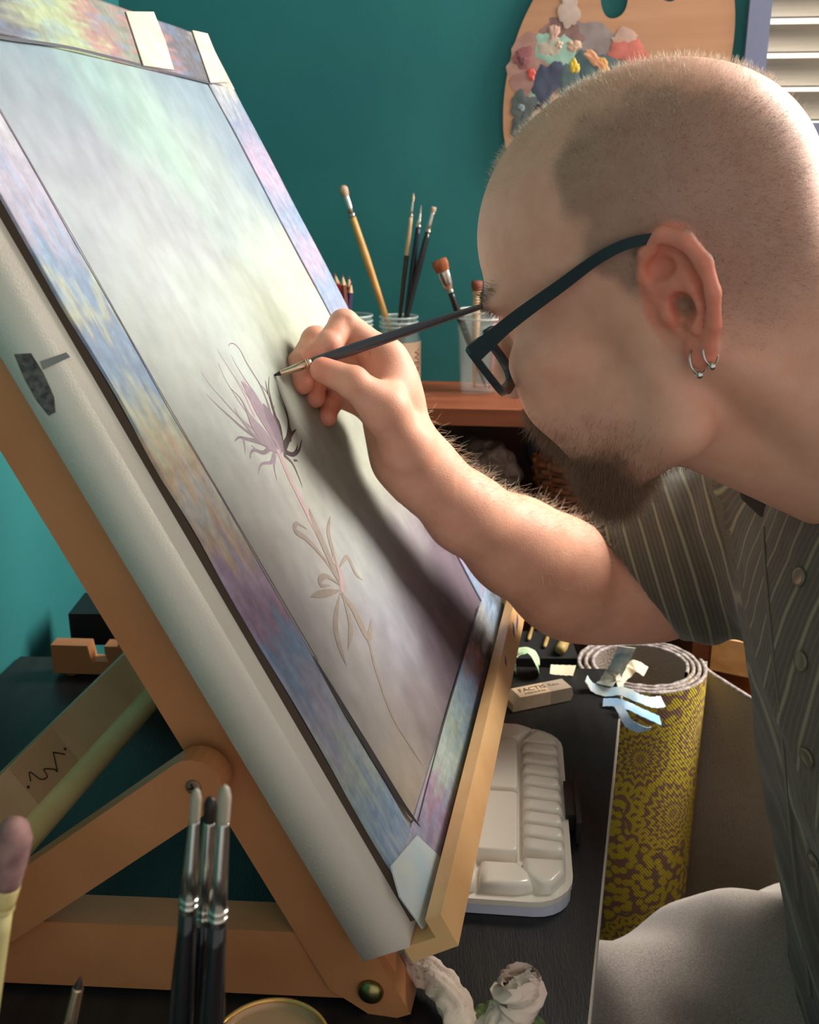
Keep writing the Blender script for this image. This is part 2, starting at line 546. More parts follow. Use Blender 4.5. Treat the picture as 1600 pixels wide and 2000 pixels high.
# ledge carrying the canvas
lg = prism('ledge', [(-.0105, -.004), (-.0090, .0245), (.0115, .0245), (.0115, .0152), (-.0005, .0152), (-.0005, -.004)], PIC - BB * .006, UU, NN, BB, 0, CW + .075, beech_l, easel, bevel=.0008)
ink = mat('paint_smears', lin((60, 62, 110)), .6)
for (s_, t_, ww, hh) in ((.36, .004, .02, .004), (.375, .001, .03, .003), (.30, .005, .012, .003)):
    prism('paint_smear', [(t_ - hh, s_), (t_, s_ + ww * .3), (t_ + hh * .8, s_ + ww), (t_ - hh * .3, s_ + ww * .8)], PIC + NN * .0246, UU, BB, NN, -.0005, .0002, ink, lg)
# braces from the uprights down to the base rails
RB = np.array([-1.0, 0.06, 0]); RB /= np.linalg.norm(RB); RS = np.array([-RB[1] * -1, 1, 0]); RS = np.cross(UP, RB) * -1
for s0 in (0.0, 0.372):
    piv = PIC + UU * (.1228 * K) + NN * (-.0531 * K) + BB * s0
    end = np.array([-.2400, 0, -.3905]) * K + CP; end[1] = piv[1] + .022
    d_ = _e = (end - piv); Lb = np.linalg.norm(d_); d_ = d_ / Lb
    sd = BB - d_ * (BB @ d_); sd /= np.linalg.norm(sd); hv_ = np.cross(sd, d_)
    if hv_[2] < 0: hv_ = -hv_
    hw = .0155
    poly = [(Lb, -hw), (Lb, hw)] + [(hw * math.sin(a) * -1.0 , hw * math.cos(a)) for a in np.linspace(0, math.pi, 11)]
    br_ = prism('brace', poly, piv, d_, hv_, sd, -.016, -.001, beech, easel, bevel=.0008)
    sc = lathe_obj('screw', piv - sd * .0155, -sd, [(0, .0042), (.0012, .0042), (.0018, .003)], steel_d, br_, n=20)
    bm = bmesh.new()
    for a_ in (0.4, 0.4 + math.pi / 2):
        e1 = d_ * math.cos(a_) + hv_ * math.sin(a_); e2 = np.cross(-sd, e1)
        frame_box(bm, piv - sd * .0173, e1, e2, -sd, -.0026, .0026, -.0005, .0005, 0, .0003)
    bm_obj('screw_slot', bm, mat('slot_black', lin((30, 24, 20)), .6), br_)
# base rails lying on the desk, notched at the back for the cross bar
def rail(x0, x1, yc, nt_list, th, h):
    o = np.array([x0, yc, DESK + .004])
    L_ = x1 - x0
    poly = [(0, 0), (L_, 0), (L_, h)]
    for nx in sorted(nt_list, reverse=True):
        poly += [(nx + .0055, h), (nx + .0055, h - .007), (nx + .011 - .0165 + .0135, h - .016), (nx - .008, h - .016), (nx - .0105, h)]
    poly += [(0, h)]
    ex = np.array([1, -.06, 0]); ex /= np.linalg.norm(ex)
    r = prism('base_rail', poly, o, ex, UP, np.cross(ex, UP) * 1.0, -th / 2, th / 2, beech, easel, bevel=.0006)
    for fx in (.015, L_ - .03):
        lathe_obj('rubber_foot', o + ex * fx - UP * .004, UP, [(0, .006), (.004, .007)], mat('rubber', lin((120, 90, 60)), .8), r, n=14)
    return r
yn = (.457 + .4451) / 2 * K
rail(-.36, -.036 + .03, yn + .02, [.03, .058, .086], .024, .044)
fe = onz(105, 1322, DESK)
rail(fe[0] + .001, fe[0] + .33, fe[1] + .008, [.0455, .0905, .135], .016, .029)
# cross bar joining the braces: board with label and a rounded pale moulding
vb = BB
pA, pB = W(0, 1528, .66), None
cbN = np.array([-.246 * K, .452 * K, CZ - .358 * K])
up2 = _e / np.linalg.norm(_e); 
cu = UP * .80 + np.cross(BB, UP) * -.6; cu /= np.linalg.norm(cu)       # across the board, tilted
cn = np.cross(BB, cu)
cb = box('cross_bar', (-.06, -.012, -.006), (.42, .026, .006), mat('tan_board', lin((226, 184, 142)), .45, c2=lin((212, 166, 122)), scale=20), easel, frame=(cbN, BB, cu, cn), bevel=.0008)
tube_obj('moulding', [cbN + BB * s_ + cu * -.0135 + cn * .004 for s_ in (-.06, .18, .42)], .0095, mat('gilt_moulding', lin((232, 208, 150)), .3, c2=lin((216, 186, 124)), scale=12), easel, n=14)

# paper label with an unreadable handwritten word on the cross bar
lbo = cbN + cn * .0062 + cu * .008
box('paper_label', (.088, -.017, 0), (.140, .017, .0003), mat('tan_label', lin((206, 158, 116)), .6), cb, frame=(lbo, BB, cu, cn))
wr_ = [(.095 + .0042 * i + .0016 * math.sin(i * 2.9), .0045 * math.sin(i * 1.9) + .003 * math.sin(i * .8 + 1) - .001) for i in range(10)]
tube_obj('handwriting', [lbo + BB * a + cu * b + cn * .0005 for a, b in catmull(np.array([(a, b, 0) for a, b in wr_]), 6)[:, :2]], .00045, mat('label_ink', lin((60, 40, 30)), .6), cb, n=5)
for q in (.0905, .1375):
    lathe_obj('ink_dot', lbo + BB * q + cn * .0003, cn, [(0, .0012), (.0004, .001)], mat('label_ink', lin((60, 40, 30)), .6), cb, n=10)

# ------------------------------------------------------------------ canvas with taped sheet
canvas = thing('canvas', tuple(PIC), 'large white stretched canvas leaning on easel with thistle painting taped on', 'painting')
cv_m = mat('primed_canvas', lin((232, 223, 207)), .75, c2=lin((220, 210, 194)), scale=10, bump=.15, bscale=900)
box('stretched_canvas', (-.008, 0, -.0268 * K), (CW, CL, 0), cv_m, canvas, frame=PF, bevel=.0085, seg=5, sm=True)
box('backing_board', (.0068, .0045, -.001), (CW - .004, CL - .005, .0046), mat('dark_backing_board', lin((74, 60, 50)), .8), canvas, frame=PF)
def grid_sheet(name, s0, s1, t0, t1, w, ns, ntt, m, colf, parent, wob=0.0, thick=.0006):
    S, T = np.meshgrid(np.linspace(s0, s1, ns), np.linspace(t0, t1, ntt), indexing='ij')
    S, T = S.ravel(), T.ravel()
    e = wob * np.sin(np.concatenate([S * 55 + T * 33])) if wob else 0 * S
    e2 = np.where((S <= s0 + 1e-6), 1.0, 0) * wob * 1.0 * np.sin(T * 60 + 1.3 * np.sin(T * 23))
    Wd = w + np.abs(e) * .4
    P = PIC + np.outer(S + e2, BB) + np.outer(T, UU) + np.outer(Wd, NN)
    idx = np.arange(ns * ntt).reshape(ns, ntt)
    f = np.stack([idx[:-1, :-1].ravel(), idx[1:, :-1].ravel(), idx[1:, 1:].ravel(), idx[:-1, 1:].ravel()], 1)
    rim = np.concatenate([idx[:, 0], idx[-1, 1:], idx[::-1, -1][1:], idx[0, ::-1][1:-1]])
    nb = len(P)
    P = np.vstack([P, P[rim] - NN * (thick + .0008)])
    m_ = len(rim)
    fs = f.tolist() + [[rim[i], rim[(i + 1) % m_], nb + (i + 1) % m_, nb + i][::-1] for i in range(m_)]
    c = colf(S, T); c = np.vstack([c, c[rim]])
    return mesh_obj(name, P, fs, m, parent, col=c)
def gaussmix(samples, S, T, sig):
    Wt = np.zeros(len(S)); C = np.zeros((len(S), 3))
    for (s_, t_, c) in samples:
        g = np.exp(-((S - s_) ** 2 + (T - t_) ** 2) / (2 * sig * sig)) + 1e-9
        Wt += g; C += np.outer(g, np.asarray(lina(c)))
    return C / Wt[:, None]
psamp = [((20, 130), (140, 176, 190)), ((60, 220), (168, 178, 192)), ((200, 180), (150, 190, 198)), ((330, 200), (160, 190, 205)), ((120, 300), (176, 178, 196)),
         ((240, 240), (180, 216, 206)), ((290, 260), (190, 226, 210)), ((380, 300), (196, 214, 206)), ((330, 170), (148, 180, 200)), ((440, 300), (160, 184, 204)), ((150, 420), (184, 198, 206)),
         ((300, 400), (190, 196, 204)), ((450, 420), (182, 200, 206)), ((250, 500), (196, 204, 206)), ((520, 520), (206, 222, 208)), ((590, 610), (228, 236, 208)), ((560, 570), (220, 234, 212)),
         ((400, 620), (200, 214, 208)), ((330, 700), (198, 210, 204)), ((500, 680), (206, 218, 200)), ((560, 700), (168, 172, 140)), ((420, 820), (200, 204, 190)), ((380, 760), (200, 208, 198)),
         ((500, 980), (204, 204, 192)), ((640, 950), (196, 198, 180)), ((700, 900), (190, 192, 170)), ((560, 1080), (204, 194, 186)), ((700, 1080), (186, 190, 188)), ((620, 1250), (192, 186, 184)),
         ((780, 1080), (176, 166, 172)), ((830, 1180), (150, 132, 148)), ((880, 1150), (140, 118, 136)), ((890, 1230), (92, 76, 88)), ((850, 1300), (118, 100, 112)), ((760, 1250), (172, 170, 184)), ((720, 1350), (180, 172, 172)),
         ((700, 1430), (186, 178, 172)), ((800, 1400), (150, 136, 136)), ((770, 1530), (200, 180, 156)), ((830, 1430), (140, 122, 122)), ((790, 1590), (206, 186, 160))]
psamp = [(st(*p)[0], st(*p)[1], c) for p, c in psamp]
s0_, s1_, t0_, t1_ = .0485, .386, .0335, .514
def attr_paint(name, streak, amt, rough=.55, stretch=(1, 1, 1)):
    return mat(name, (1, 1, 1, 1), rough, c2=(amt, amt, amt, 1), scale=streak, attr=True, bump=.1, bscale=700, detail=8, stretch=stretch, spec=.4)
paint_m = attr_paint('painted_sheet', 60, .88, .5)
def pcol(S, T):
    P = np.stack([S, T, 0 * S], 1)
    c = gaussmix(psamp, S + .006 * vnoise(P, 60, 41), T + .01 * vnoise(P, 60, 42), .026)
    c *= (1 + .07 * vnoise(P * [1.0, .35, 1], 160, 43) + .05 * vnoise(P, 40, 44))[:, None]
    g_ = c.mean(1, keepdims=True); c = c * .8 + g_ * .2
    return np.clip(c * .60, 0, 1)
grid_sheet('painted_sheet', s0_ - .004, s1_ + .004, t0_ - .004, t1_ + .004, .0054, 110, 150, paint_m, pcol, canvas)
pal = dict(l=(176, 168, 200), b=(112, 160, 206), y=(206, 208, 160), o=(226, 184, 130), m=(176, 120, 166), g=(170, 190, 176), w=(206, 208, 204), d=(96, 92, 110), r=(188, 110, 110), k=(70, 64, 74), G=(176, 196, 128), t=(222, 210, 186), p=(200, 160, 200), v=(120, 150, 190), n=(126, 150, 128))
def strip_col(stops, along, jx=.02, seed=50):
    def f(S, T):
        a = T if along == 't' else S
        c_ = S if along == 't' else T
        P = np.stack([S, T, 0 * S], 1)
        dj = .018 * vnoise(P * ([4, .7, 1] if along == 't' else [.7, 4, 1]), 70, seed, 3)
        q = a + dj
        xs = np.array([k[0] for k in stops]); cs = np.array([lina(pal[k[1]]) for k in stops])
        c = np.stack([np.interp(q, xs, cs[:, i]) for i in range(3)], 1)
        st_ = vnoise(P * ([6, .5, 1] if along == 't' else [.5, 6, 1]), 90, seed + 1, 3)
        g_ = c.mean(1, keepdims=True); c = c * .62 + (g_ * .75 + .13) * .38
        c = c * (1 + .10 * st_)[:, None] + .05 * np.clip(vnoise(P, 300, seed + 2), 0, 1)[:, None]
        c2 = np.array(lina(pal['b'])); m = sstep(.25, .7, vnoise(P * ([3, .6, 1] if along == 't' else [.6, 3, 1]), 60, seed + 3))[:, None] * .28
        return np.clip((c * (1 - m) + c2 * m) * .76, 0, 1)
    return f
tape_m = attr_paint('crayoned_tape', 140, .8, .6)
TW = .0064
grid_sheet('masking_tape', .0060, s0_, .03, CL - .004, TW, 26, 260, tape_m, strip_col([(.0, 'w'), (.05, 'b'), (.09, 'g'), (.13, 'l'), (.17, 'b'), (.19, 'm'), (.215, 'p'), (.235, 'o'), (.25, 'w'), (.275, 'o'), (.30, 'y'), (.33, 'b'), (.35, 'v'), (.365, 'y'), (.385, 'b'), (.41, 'l'), (.44, 'l'), (.5, 'w')], 't', seed=51), canvas, wob=.0009)
grid_sheet('masking_tape', s1_, CW - .003, .012, CL - .004, TW, 26, 260, tape_m, strip_col([(.0, 'r'), (.05, 'b'), (.1, 'm'), (.2, 'l'), (.28, 'p'), (.33, 'b'), (.36, 'p'), (.40, 'b'), (.44, 'p'), (.49, 'v'), (.53, 't'), (.56, 't')], 't', seed=61), canvas, wob=.0009)
grid_sheet('masking_tape', .0035, CW - .003, .002, t0_, TW + .0005, 240, 22, tape_m, strip_col([(0, 'w'), (.05, 'l'), (.09, 'm'), (.13, 'g'), (.2, 'n'), (.25, 'b'), (.29, 'r'), (.32, 'k'), (.36, 'w'), (.40, 'b'), (.44, 'k')], 's', seed=71), canvas, wob=.0007)
grid_sheet('masking_tape', .0035, CW - .003, t1_, CL - .002, TW + .0005, 240, 24, tape_m, strip_col([(0, 'k'), (.10, 'd'), (.15, 'G'), (.19, 'G'), (.22, 'r'), (.26, 'n'), (.29, 'r'), (.32, 'r'), (.35, 'd'), (.40, 'd'), (.44, 't')], 's', seed=81), canvas, wob=.0007)
def patch(pts, colr, w, name='tape_patch'):
    P = [st(*p) for p in pts]
    return prism(name, P, PIC, BB, UU, NN, w - .0009, w, colr, canvas)
tapec = mat('bare_masking_tape', lin((222, 206, 178)), .6, c2=lin((204, 186, 158)), scale=60)
patch([(228, 35), (283, 35), (305, 90), (322, 148), (262, 140)], tapec, TW + .002)
patch([(360, 70), (390, 76), (428, 170), (395, 172)], tapec, TW + .002)
tapegr = mat('pale_tape_corner', lin((200, 204, 196)), .5, c2=lin((176, 196, 206)), scale=40)
patch([(738, 1700), (790, 1640), (845, 1690), (833, 1790), (800, 1822), (755, 1760)], tapegr, TW + .002)
# thistle, painted in thin strokes on the sheet
def stroke(pts, wpx, colr, taper=1):
    P = np.array([st(*p) for p in pts])
    P = catmull(P, 6)
    n = len(P)
    T = np.gradient(P, axis=0); T /= np.linalg.norm(T, axis=1)[:, None] + 1e-9
    Nn = np.stack([-T[:, 1], T[:, 0]], 1)
    hw = wpx * .00018 * (np.linspace(1, .12, n) if taper == 1 else (np.sin(np.linspace(.15, math.pi - .05, n)) if taper == 2 else np.ones(n)))
    A, B_ = P + Nn * hw[:, None], P - Nn * hw[:, None]
    V = np.vstack([A, B_])
    f = [[i, i + 1, n + i + 1, n + i][::-1] for i in range(n - 1)]
    return V, f, np.tile(lina(colr), (2 * n, 1))
Z8 = lambda l: [(360 + a / 4, 660 + b / 4) for a, b in l]
Z3 = lambda l: [(a / 2, 650 + b / 2) for a, b in l]
mv, mv2, dk, dk2, tn = (130, 112, 122), (112, 95, 105), (56, 40, 40), (78, 60, 62), (140, 126, 114)
SS = []
for l, w, c in (([(600, 860), (430, 760), (300, 650), (200, 560), (110, 470)], 9, mv2), ([(620, 850), (450, 720), (330, 610), (240, 510), (150, 410), (65, 290)], 7, mv),
                ([(640, 840), (500, 700), (400, 570), (320, 450), (250, 330), (205, 220)], 7, mv), ([(660, 830), (540, 640), (450, 500), (360, 370), (280, 250), (200, 120)], 7, mv),
                ([(670, 820), (600, 650), (520, 500), (430, 370), (360, 260), (310, 165)], 7, mv2), ([(680, 820), (640, 680), (590, 520), (540, 400), (480, 300), (430, 220), (385, 130), (340, 80), (305, 74), (290, 95)], 8, mv2),
                ([(700, 810), (670, 680), (620, 500), (605, 410), (610, 330)], 9, dk2), ([(710, 830), (690, 700), (640, 600), (600, 470), (520, 370)], 8, dk), ([(745, 850), (762, 720), (745, 600), (700, 480), (670, 390)], 9, dk),
                ([(740, 870), (770, 760), (755, 660), (720, 560), (680, 480)], 7, dk), ([(690, 800), (660, 690), (640, 600), (650, 560)], 6, dk2), ([(600, 470), (585, 390), (580, 360)], 4, dk),
                ([(720, 910), (790, 938), (840, 905), (865, 820)], 13, dk), ([(730, 925), (800, 930), (828, 880), (830, 845)], 8, dk), ([(720, 890), (765, 800), (790, 770), (822, 742)], 16, dk), ([(770, 830), (780, 770), (775, 725)], 8, dk),
                ([(620, 880), (560, 925), (490, 905), (460, 930), (455, 975)], 10, mv2), ([(600, 870), (520, 840), (440, 822), (370, 808), (333, 838)], 12, mv2), ([(400, 815), (412, 870), (415, 928)], 6, mv),
                ([(650, 930), (620, 1000), (545, 1015), (515, 1095)], 10, mv), ([(500, 905), (480, 880), (462, 872)], 5, mv), ([(650, 940), (645, 1040), (665, 1140)], 8, mv), ([(720, 940), (790, 1010), (840, 1120), (868, 1195)], 8, dk2),
                ([(800, 985), (825, 985), (832, 998)], 5, dk2), ([(560, 850), (470, 770), (380, 660), (330, 580)], 10, mv), ([(480, 690), (430, 590), (380, 500), (310, 430)], 9, mv), ([(500, 640), (420, 480), (350, 360)], 12, (176, 150, 158)), ([(560, 600), (470, 450), (400, 350)], 14, (170, 142, 150))):
    SS.append(stroke(Z8(l), w, c))
SS.append(stroke(Z8([(700, 930), (640, 780), (540, 600), (470, 480), (390, 370)]), 44, mv, 2))
SS.append(stroke(Z8([(720, 925), (660, 760), (600, 620), (560, 540)]), 36, mv2, 2))
SS.append(stroke(Z8([(690, 930), (600, 840), (500, 720), (420, 580)]), 38, mv, 2))
SS.append(stroke([(528, 885), (552, 942), (580, 998), (598, 1035), (625, 1085), (648, 1118), (655, 1165)], 13, (172, 142, 142), 0))
for l, w in (([(1310, 1030), (1380, 1150), (1415, 1230), (1440, 1330), (1500, 1500), (1570, 1620), (1620, 1700)], 10), ([(1290, 980), (1240, 900), (1170, 820), (1125, 790), (1130, 758), (1170, 780)], 12), ([(1295, 960), (1270, 860), (1255, 790), (1262, 730)], 14),
             ([(1295, 930), (1330, 890), (1360, 950), (1390, 980)], 12), ([(1300, 1000), (1250, 965), (1222, 975), (1225, 1000), (1262, 1000)], 12), ([(1300, 1020), (1230, 1032), (1180, 1045)], 14),
             ([(1298, 1030), (1280, 1150), (1300, 1250), (1322, 1312)], 16), ([(1300, 1030), (1350, 1090), (1408, 1200), (1424, 1130)], 22), ([(1300, 1000), (1260, 900), (1200, 760), (1180, 700)], 22), ([(1240, 900), (1190, 840), (1150, 810)], 12), ([(1310, 1040), (1340, 1150), (1330, 1250)], 16)):
    SS.append(stroke(Z3(l), w, tn, 2))
vv, ff, cc, o_n = [], [], [], 0
for k, (V, f, c) in enumerate(SS):
    lift = .00546 + .000004 * k
    vv.append(PIC + np.outer(V[:, 0], BB) + np.outer(V[:, 1], UU) + NN * lift); cc.append(c)
    ff += [[i + o_n for i in q] for q in f]; o_n += len(V)
mesh_obj('thistle_strokes', np.vstack(vv), ff, attr_paint('thistle_paint', 200, .85, .5), canvas, col=np.vstack(cc), sm=False)
# ruled pencil lines and one painted shadow wedge along the edge of the picture
def line(pts, w, colr, name='ruled_or_shade_line', lift=.0072, tp=0):
    V, f, c = stroke(pts, w, colr, tp)
    return mesh_obj(name, PIC + np.outer(V[:, 0], BB) + np.outer(V[:, 1], UU) + NN * lift, f, mat('line_%d_%d_%d' % colr, lin(colr), .6), canvas, sm=False)
line([(-90, 108), (0, 265), (150, 525), (300, 790), (400, 960), (600, 1300)], 3, (74, 60, 66))
line([(590, 1290), (680, 1440), (760, 1570), (800, 1622)], 18, (30, 27, 28), lift=.0073, tp=2)  # shadow gap beside the curling sheet, painted as a dark tapering stroke
line([(-120, 72), (0, 90), (130, 108), (300, 148), (400, 172)], 6, (70, 70, 78))
line([(795, 1612), (840, 1450), (880, 1320), (920, 1190)], 4, (60, 52, 56))
# charcoal scribble and grey tape on the canvas edge
cm_ = mat('charcoal', lin((66, 66, 64)), .8, c2=lin((110, 108, 100)), scale=300)
def sidep(x, y, off=.0083):
    D = onplane(x, y, PIC - BB * off, BB) - PIC
    return D @ UU, D @ NN
poly = [sidep(*p) for p in ((28, 692), (60, 690), (85, 730), (105, 775), (108, 805), (95, 812), (70, 780), (48, 740))]
prism('charcoal_mark', poly, PIC, UU, NN, BB, -.0086, -.0075, cm_, canvas)
poly = [sidep(*p) for p in ((78, 706), (130, 688), (138, 697), (84, 722))]
prism('grey_tape', poly, PIC, UU, NN, BB, -.0085, -.0075, mat('grey_tape', lin((150, 148, 142)), .5), canvas)
# ------------------------------------------------------------------ the painter
HO = CP + np.array([0.151, 0.581, -0.0536])
def _n(v): v = np.asarray(v, float); return v / np.linalg.norm(v)
_f0, _u0 = _n([-0.8764, 0.3021, -0.3752]), _n([-0.3731, 0.0669, 0.9254])
_turn = math.radians(7.0)        # turn the face a little further towards the picture
_l0 = np.cross(_u0, _f0)
HF = _n(_f0 * math.cos(_turn) - _l0 * math.sin(_turn))
HL = _n(np.cross(_u0, HF))
HU = np.cross(HF, HL)
HM = np.stack([HF, HL, HU])      # rows: local axes
def h2w(p): return HO + np.asarray(p, float) @ HM
def w2h(p): return (np.asarray(p, float) - HO) @ HM.T
SKIN = np.array(lina((222, 166, 140)))

person = thing('person', (HO[0] + 0.2, HO[1], 0.0), 'bald bearded man in dark striped shirt and grey trousers bending to paint', 'person')

def cm(*v): return np.array(v, float) * 0.01
TORSO = CP + np.array([0.33, 0.575, -0.24])
SHO_R = CP + np.array([0.31, 0.755, -0.235])
SHO_L = CP + np.array([0.33, 0.385, -0.235])

def build_head():
    F = Field((-0.118, -0.096, -0.205), (0.14, 0.096, 0.145), 0.00135)
    E = lambda c, r, k=0.8, op='u', M=None: F.ell(cm(*c), cm(*r), k * 0.01, op, M)
    C = lambda a, b, r1, r2, k=0.8, op='u': F.cone(cm(*a), cm(*b), r1 * .01, r2 * .01, k * .01, op)
    E((0.9, 0, 4.0), (9.55, 7.5, 7.8), 1)                      # skull
    E((5.4, 0, -2.4), (5.0, 5.6, 6.4), 2.2)                  # face mass
    for s in (1, -1):
        E((8.3, s * 2.6, 2.7), (1.9, 2.5, 0.85), 1.2)        # brow
        E((7.0, s * 4.5, -1.2), (2.4, 1.9, 1.6), 1.6)        # cheekbone
        E((7.7, s * 3.3, -3.6), (2.1, 2.0, 2.3), 1.5)        # cheek
        C((0.9, s * 5.5, -0.5), (1.3, s * 5.4, -6.4), 1.4, 1.5, 1.8)
        C((1.3, s * 5.3, -6.6), (7.2, s * 1.6, -9.6), 1.55, 1.45, 1.8)
        C((4.2, s * 4.2, -4.5), (6.3, s * 3.2, -6.8), 1.8, 1.8, 2)
    E((7.4, 0, -9.5), (1.6, 2.0, 1.7), 1.2)                  # chin
    E((7.8, 0, -5.4), (2.2, 2.7, 2.6), 1.4)                  # muzzle
    E((9.5, 0, -5.0), (0.8, 2.2, 0.6), 0.5)                # lips
    E((8.95, 0, -6.3), (0.8, 1.9, 0.6), 0.5)
    E((10.2, 0, -5.68), (0.8, 2.2, 0.16), 0.2, 's')
    E((9.2, 0, -7.6), (0.6, 1.8, 0.5), 0.7, 's')
    for s in (1, -1):
        E((9.9, s * 3.1, 0.8), (1.25, 1.6, 1.1), 0.9, 's')   # eye hollow
        E((8.1, s * 3.1, 0.7), (1.22, 1.3, 1.22), 0.25)      # lid
        E((9.6, s * 3.1, 0.5), (0.6, 1.2, 0.10), 0.15, 's')
    C((9.7, 0, 2.0), (11.8, 0, -2.1), 0.75, 0.95, 0.9)       # nose
    E((12.0, 0, -2.4), (0.95, 0.95, 0.85), 0.5)
    for s in (1, -1):
        E((11.0, s * 1.15, -2.7), (0.95, 0.7, 0.72), 0.5)
        E((11.3, s * 0.65, -3.45), (0.5, 0.3, 0.3), 0.2, 's')
    # neck
    nb = w2h(CP + np.array([0.325, 0.572, -0.165])) * 100
    C((-2.8, 0, -1.5), tuple(nb), 5.5, 6.0, 2.5)
    th = w2h(CP + np.array([0.285, 0.572, -0.165])) * 100
    C((1.2, 0, -6.5), tuple(th), 4.0, 4.6, 2.0)
    for s in (1, -1):
        C((-1.6, s * 5.2, -2.5), tuple(th * 0.85 + nb * 0.15 + np.array([0, s * 2.5, 0])), 1.5, 1.4, 1.5)
    E((7.6, 0, -11.1), (1.0, 1.5, 0.8), 1.2)
    # ears
    for s in (1, -1):
        B, SX = 6.5, -1.25
        q = lambda x, z, y: (x * .90 + SX, s * (B + y), z - (.25 if z < -1 else 0))
        E(q(-0.4, 0.5, 0.25), (1.6, 0.5, 2.6), 0.5)
        E(q(-0.5, 0.2, 0.0), (1.1, 1.0, 2.0), 0.8)
        E(q(-0.8, 0.6, 0.72), (1.2, .45, 2.1), 0.5)          # plate
        hp = [(0.7, -0.3, .35), (1.25, 0.6, .45), (1.35, 1.7, .6), (0.75, 2.75, .95), (-.4, 3.25, 1.25), (-1.5, 2.7, 1.5), (-2.1, 1.4, 1.65), (-2.05, -.1, 1.55), (-1.5, -1.4, 1.2), (-.8, -2.3, .8)]
        hr = [.24, .32, .40, .42, .44, .46, .44, .40, .38, .38]
        for i in range(len(hp) - 1):
            C(q(*hp[i]), q(*hp[i + 1]), hr[i], hr[i + 1], .2)
        E(q(-.2, -2.7, .45), (.75, .4, .85), .5)             # lobe
        for a_, b_ in (((-.2, 2.65, 1.3), (-1.25, 1.9, 1.5)), ((-1.25, 1.9, 1.5), (-1.5, .6, 1.55)), ((-1.5, .6, 1.55), (-1.2, -.7, 1.4))):
            C(q(*a_), q(*b_), .26, .24, .15, 's')            # groove inside the rim
        ah = [(-.75, 1.3, 1.05), (-1.0, .5, 1.2), (-.95, -.5, 1.15), (-.45, -1.45, .95)]
        for i in range(len(ah) - 1): C(q(*ah[i]), q(*ah[i + 1]), .26, .26, .25)
        E(q(0.3, 1.75, 1.0), (.75, .5, .55), .3, 's')        # upper hollow
        C(q(1.0, .85, .7), q(-.5, .75, .8), .24, .2, .25)    # crus
        E(q(-.1, -.45, 1.2), (.72, 1.15, .85), .3, 's')      # concha
        E(q(.3, -1.1, 1.0), (.3, .7, .5), .2, 's')
        E(q(.85, -.55, .55), (.34, .42, .6), .3)             # tragus
    V, Q = F.mesh()
    V = relax(V, Q, 2, 0.5)
    return V, Q
hv, hq = build_head()
x, y, z = hv[:, 0] * 100, hv[:, 1] * 100, hv[:, 2] * 100
ay = np.abs(y)
hc = np.tile(SKIN, (len(hv), 1))
def blend(colr, m):
    global hc
    hc = hc * (1 - m[:, None]) + np.asarray(lina(colr)) * m[:, None]
nz = vnoise(hv, 120, 3)
blend((208, 138, 118), 0.22 * sstep(-.3, .8, nz) * (x > 3))
ear = sstep(6.55, 7.1, ay) * sstep(1.15, .9, ((x + 1.6) / 2.1) ** 2 + (z / 3.7) ** 2)
blend((226, 128, 104), 0.75 * ear)
# clipped hair: a horseshoe around the sides and the back
front = 3.6 - 0.07 * (z - 6) ** 2 + 0.8 * vnoise(hv, 60, 5)
hairm = sstep(0, 1.6, front - x) * sstep(3.9, 6.2, ay + np.clip(-x, 0, 20) * 0.3 + 0.4 * nz) * sstep(-4.5, 1.5, z + np.clip(-x, 0, 3) * .4) * (1 - ear)
side = (1 - sstep(1.6, 3.4, x)) + sstep(2.5, 4.5, z)
hairm *= np.clip(side, 0, 1)
blend((122, 102, 90), 0.62 * hairm)
# beard
jaw = sstep(-3.0, -7.2, z + 0.25 * (9 - x) * 0.6) * sstep(1.5, 5.5, x + 0.15 * nz)
must = sstep(7.9, 8.8, x) * sstep(-3.4, -4.1, z) * sstep(-7.4, -6.0, z) * sstep(4.1, 3.0, ay)
chinb = sstep(3.8, 6.4, x) * sstep(-6.3, -7.9, z)
bm_ = np.clip(np.maximum(np.maximum(0.30 * jaw, 0.75 * must), 0.85 * chinb), 0, 1)
lipm = sstep(9.0, 9.5, x) * sstep(2.4, 1.6, ay) * sstep(-6.9, -6.6, z) * sstep(-4.7, -5.1, z)
bm_ = bm_ * (1 - lipm)
blend((92, 68, 54), bm_)
blend((170, 98, 88), 0.7 * lipm)
under = sstep(-6.5, -9.5, z) * sstep(0, 4, x)
browm = sstep(1.0, .45, np.abs(z - 2.8 - 0.10 * (ay - 3))) * sstep(.9, 1.6, ay) * sstep(5.2, 4.4, ay) * (x > 6)
blend((80, 58, 46), 0.7 * browm)

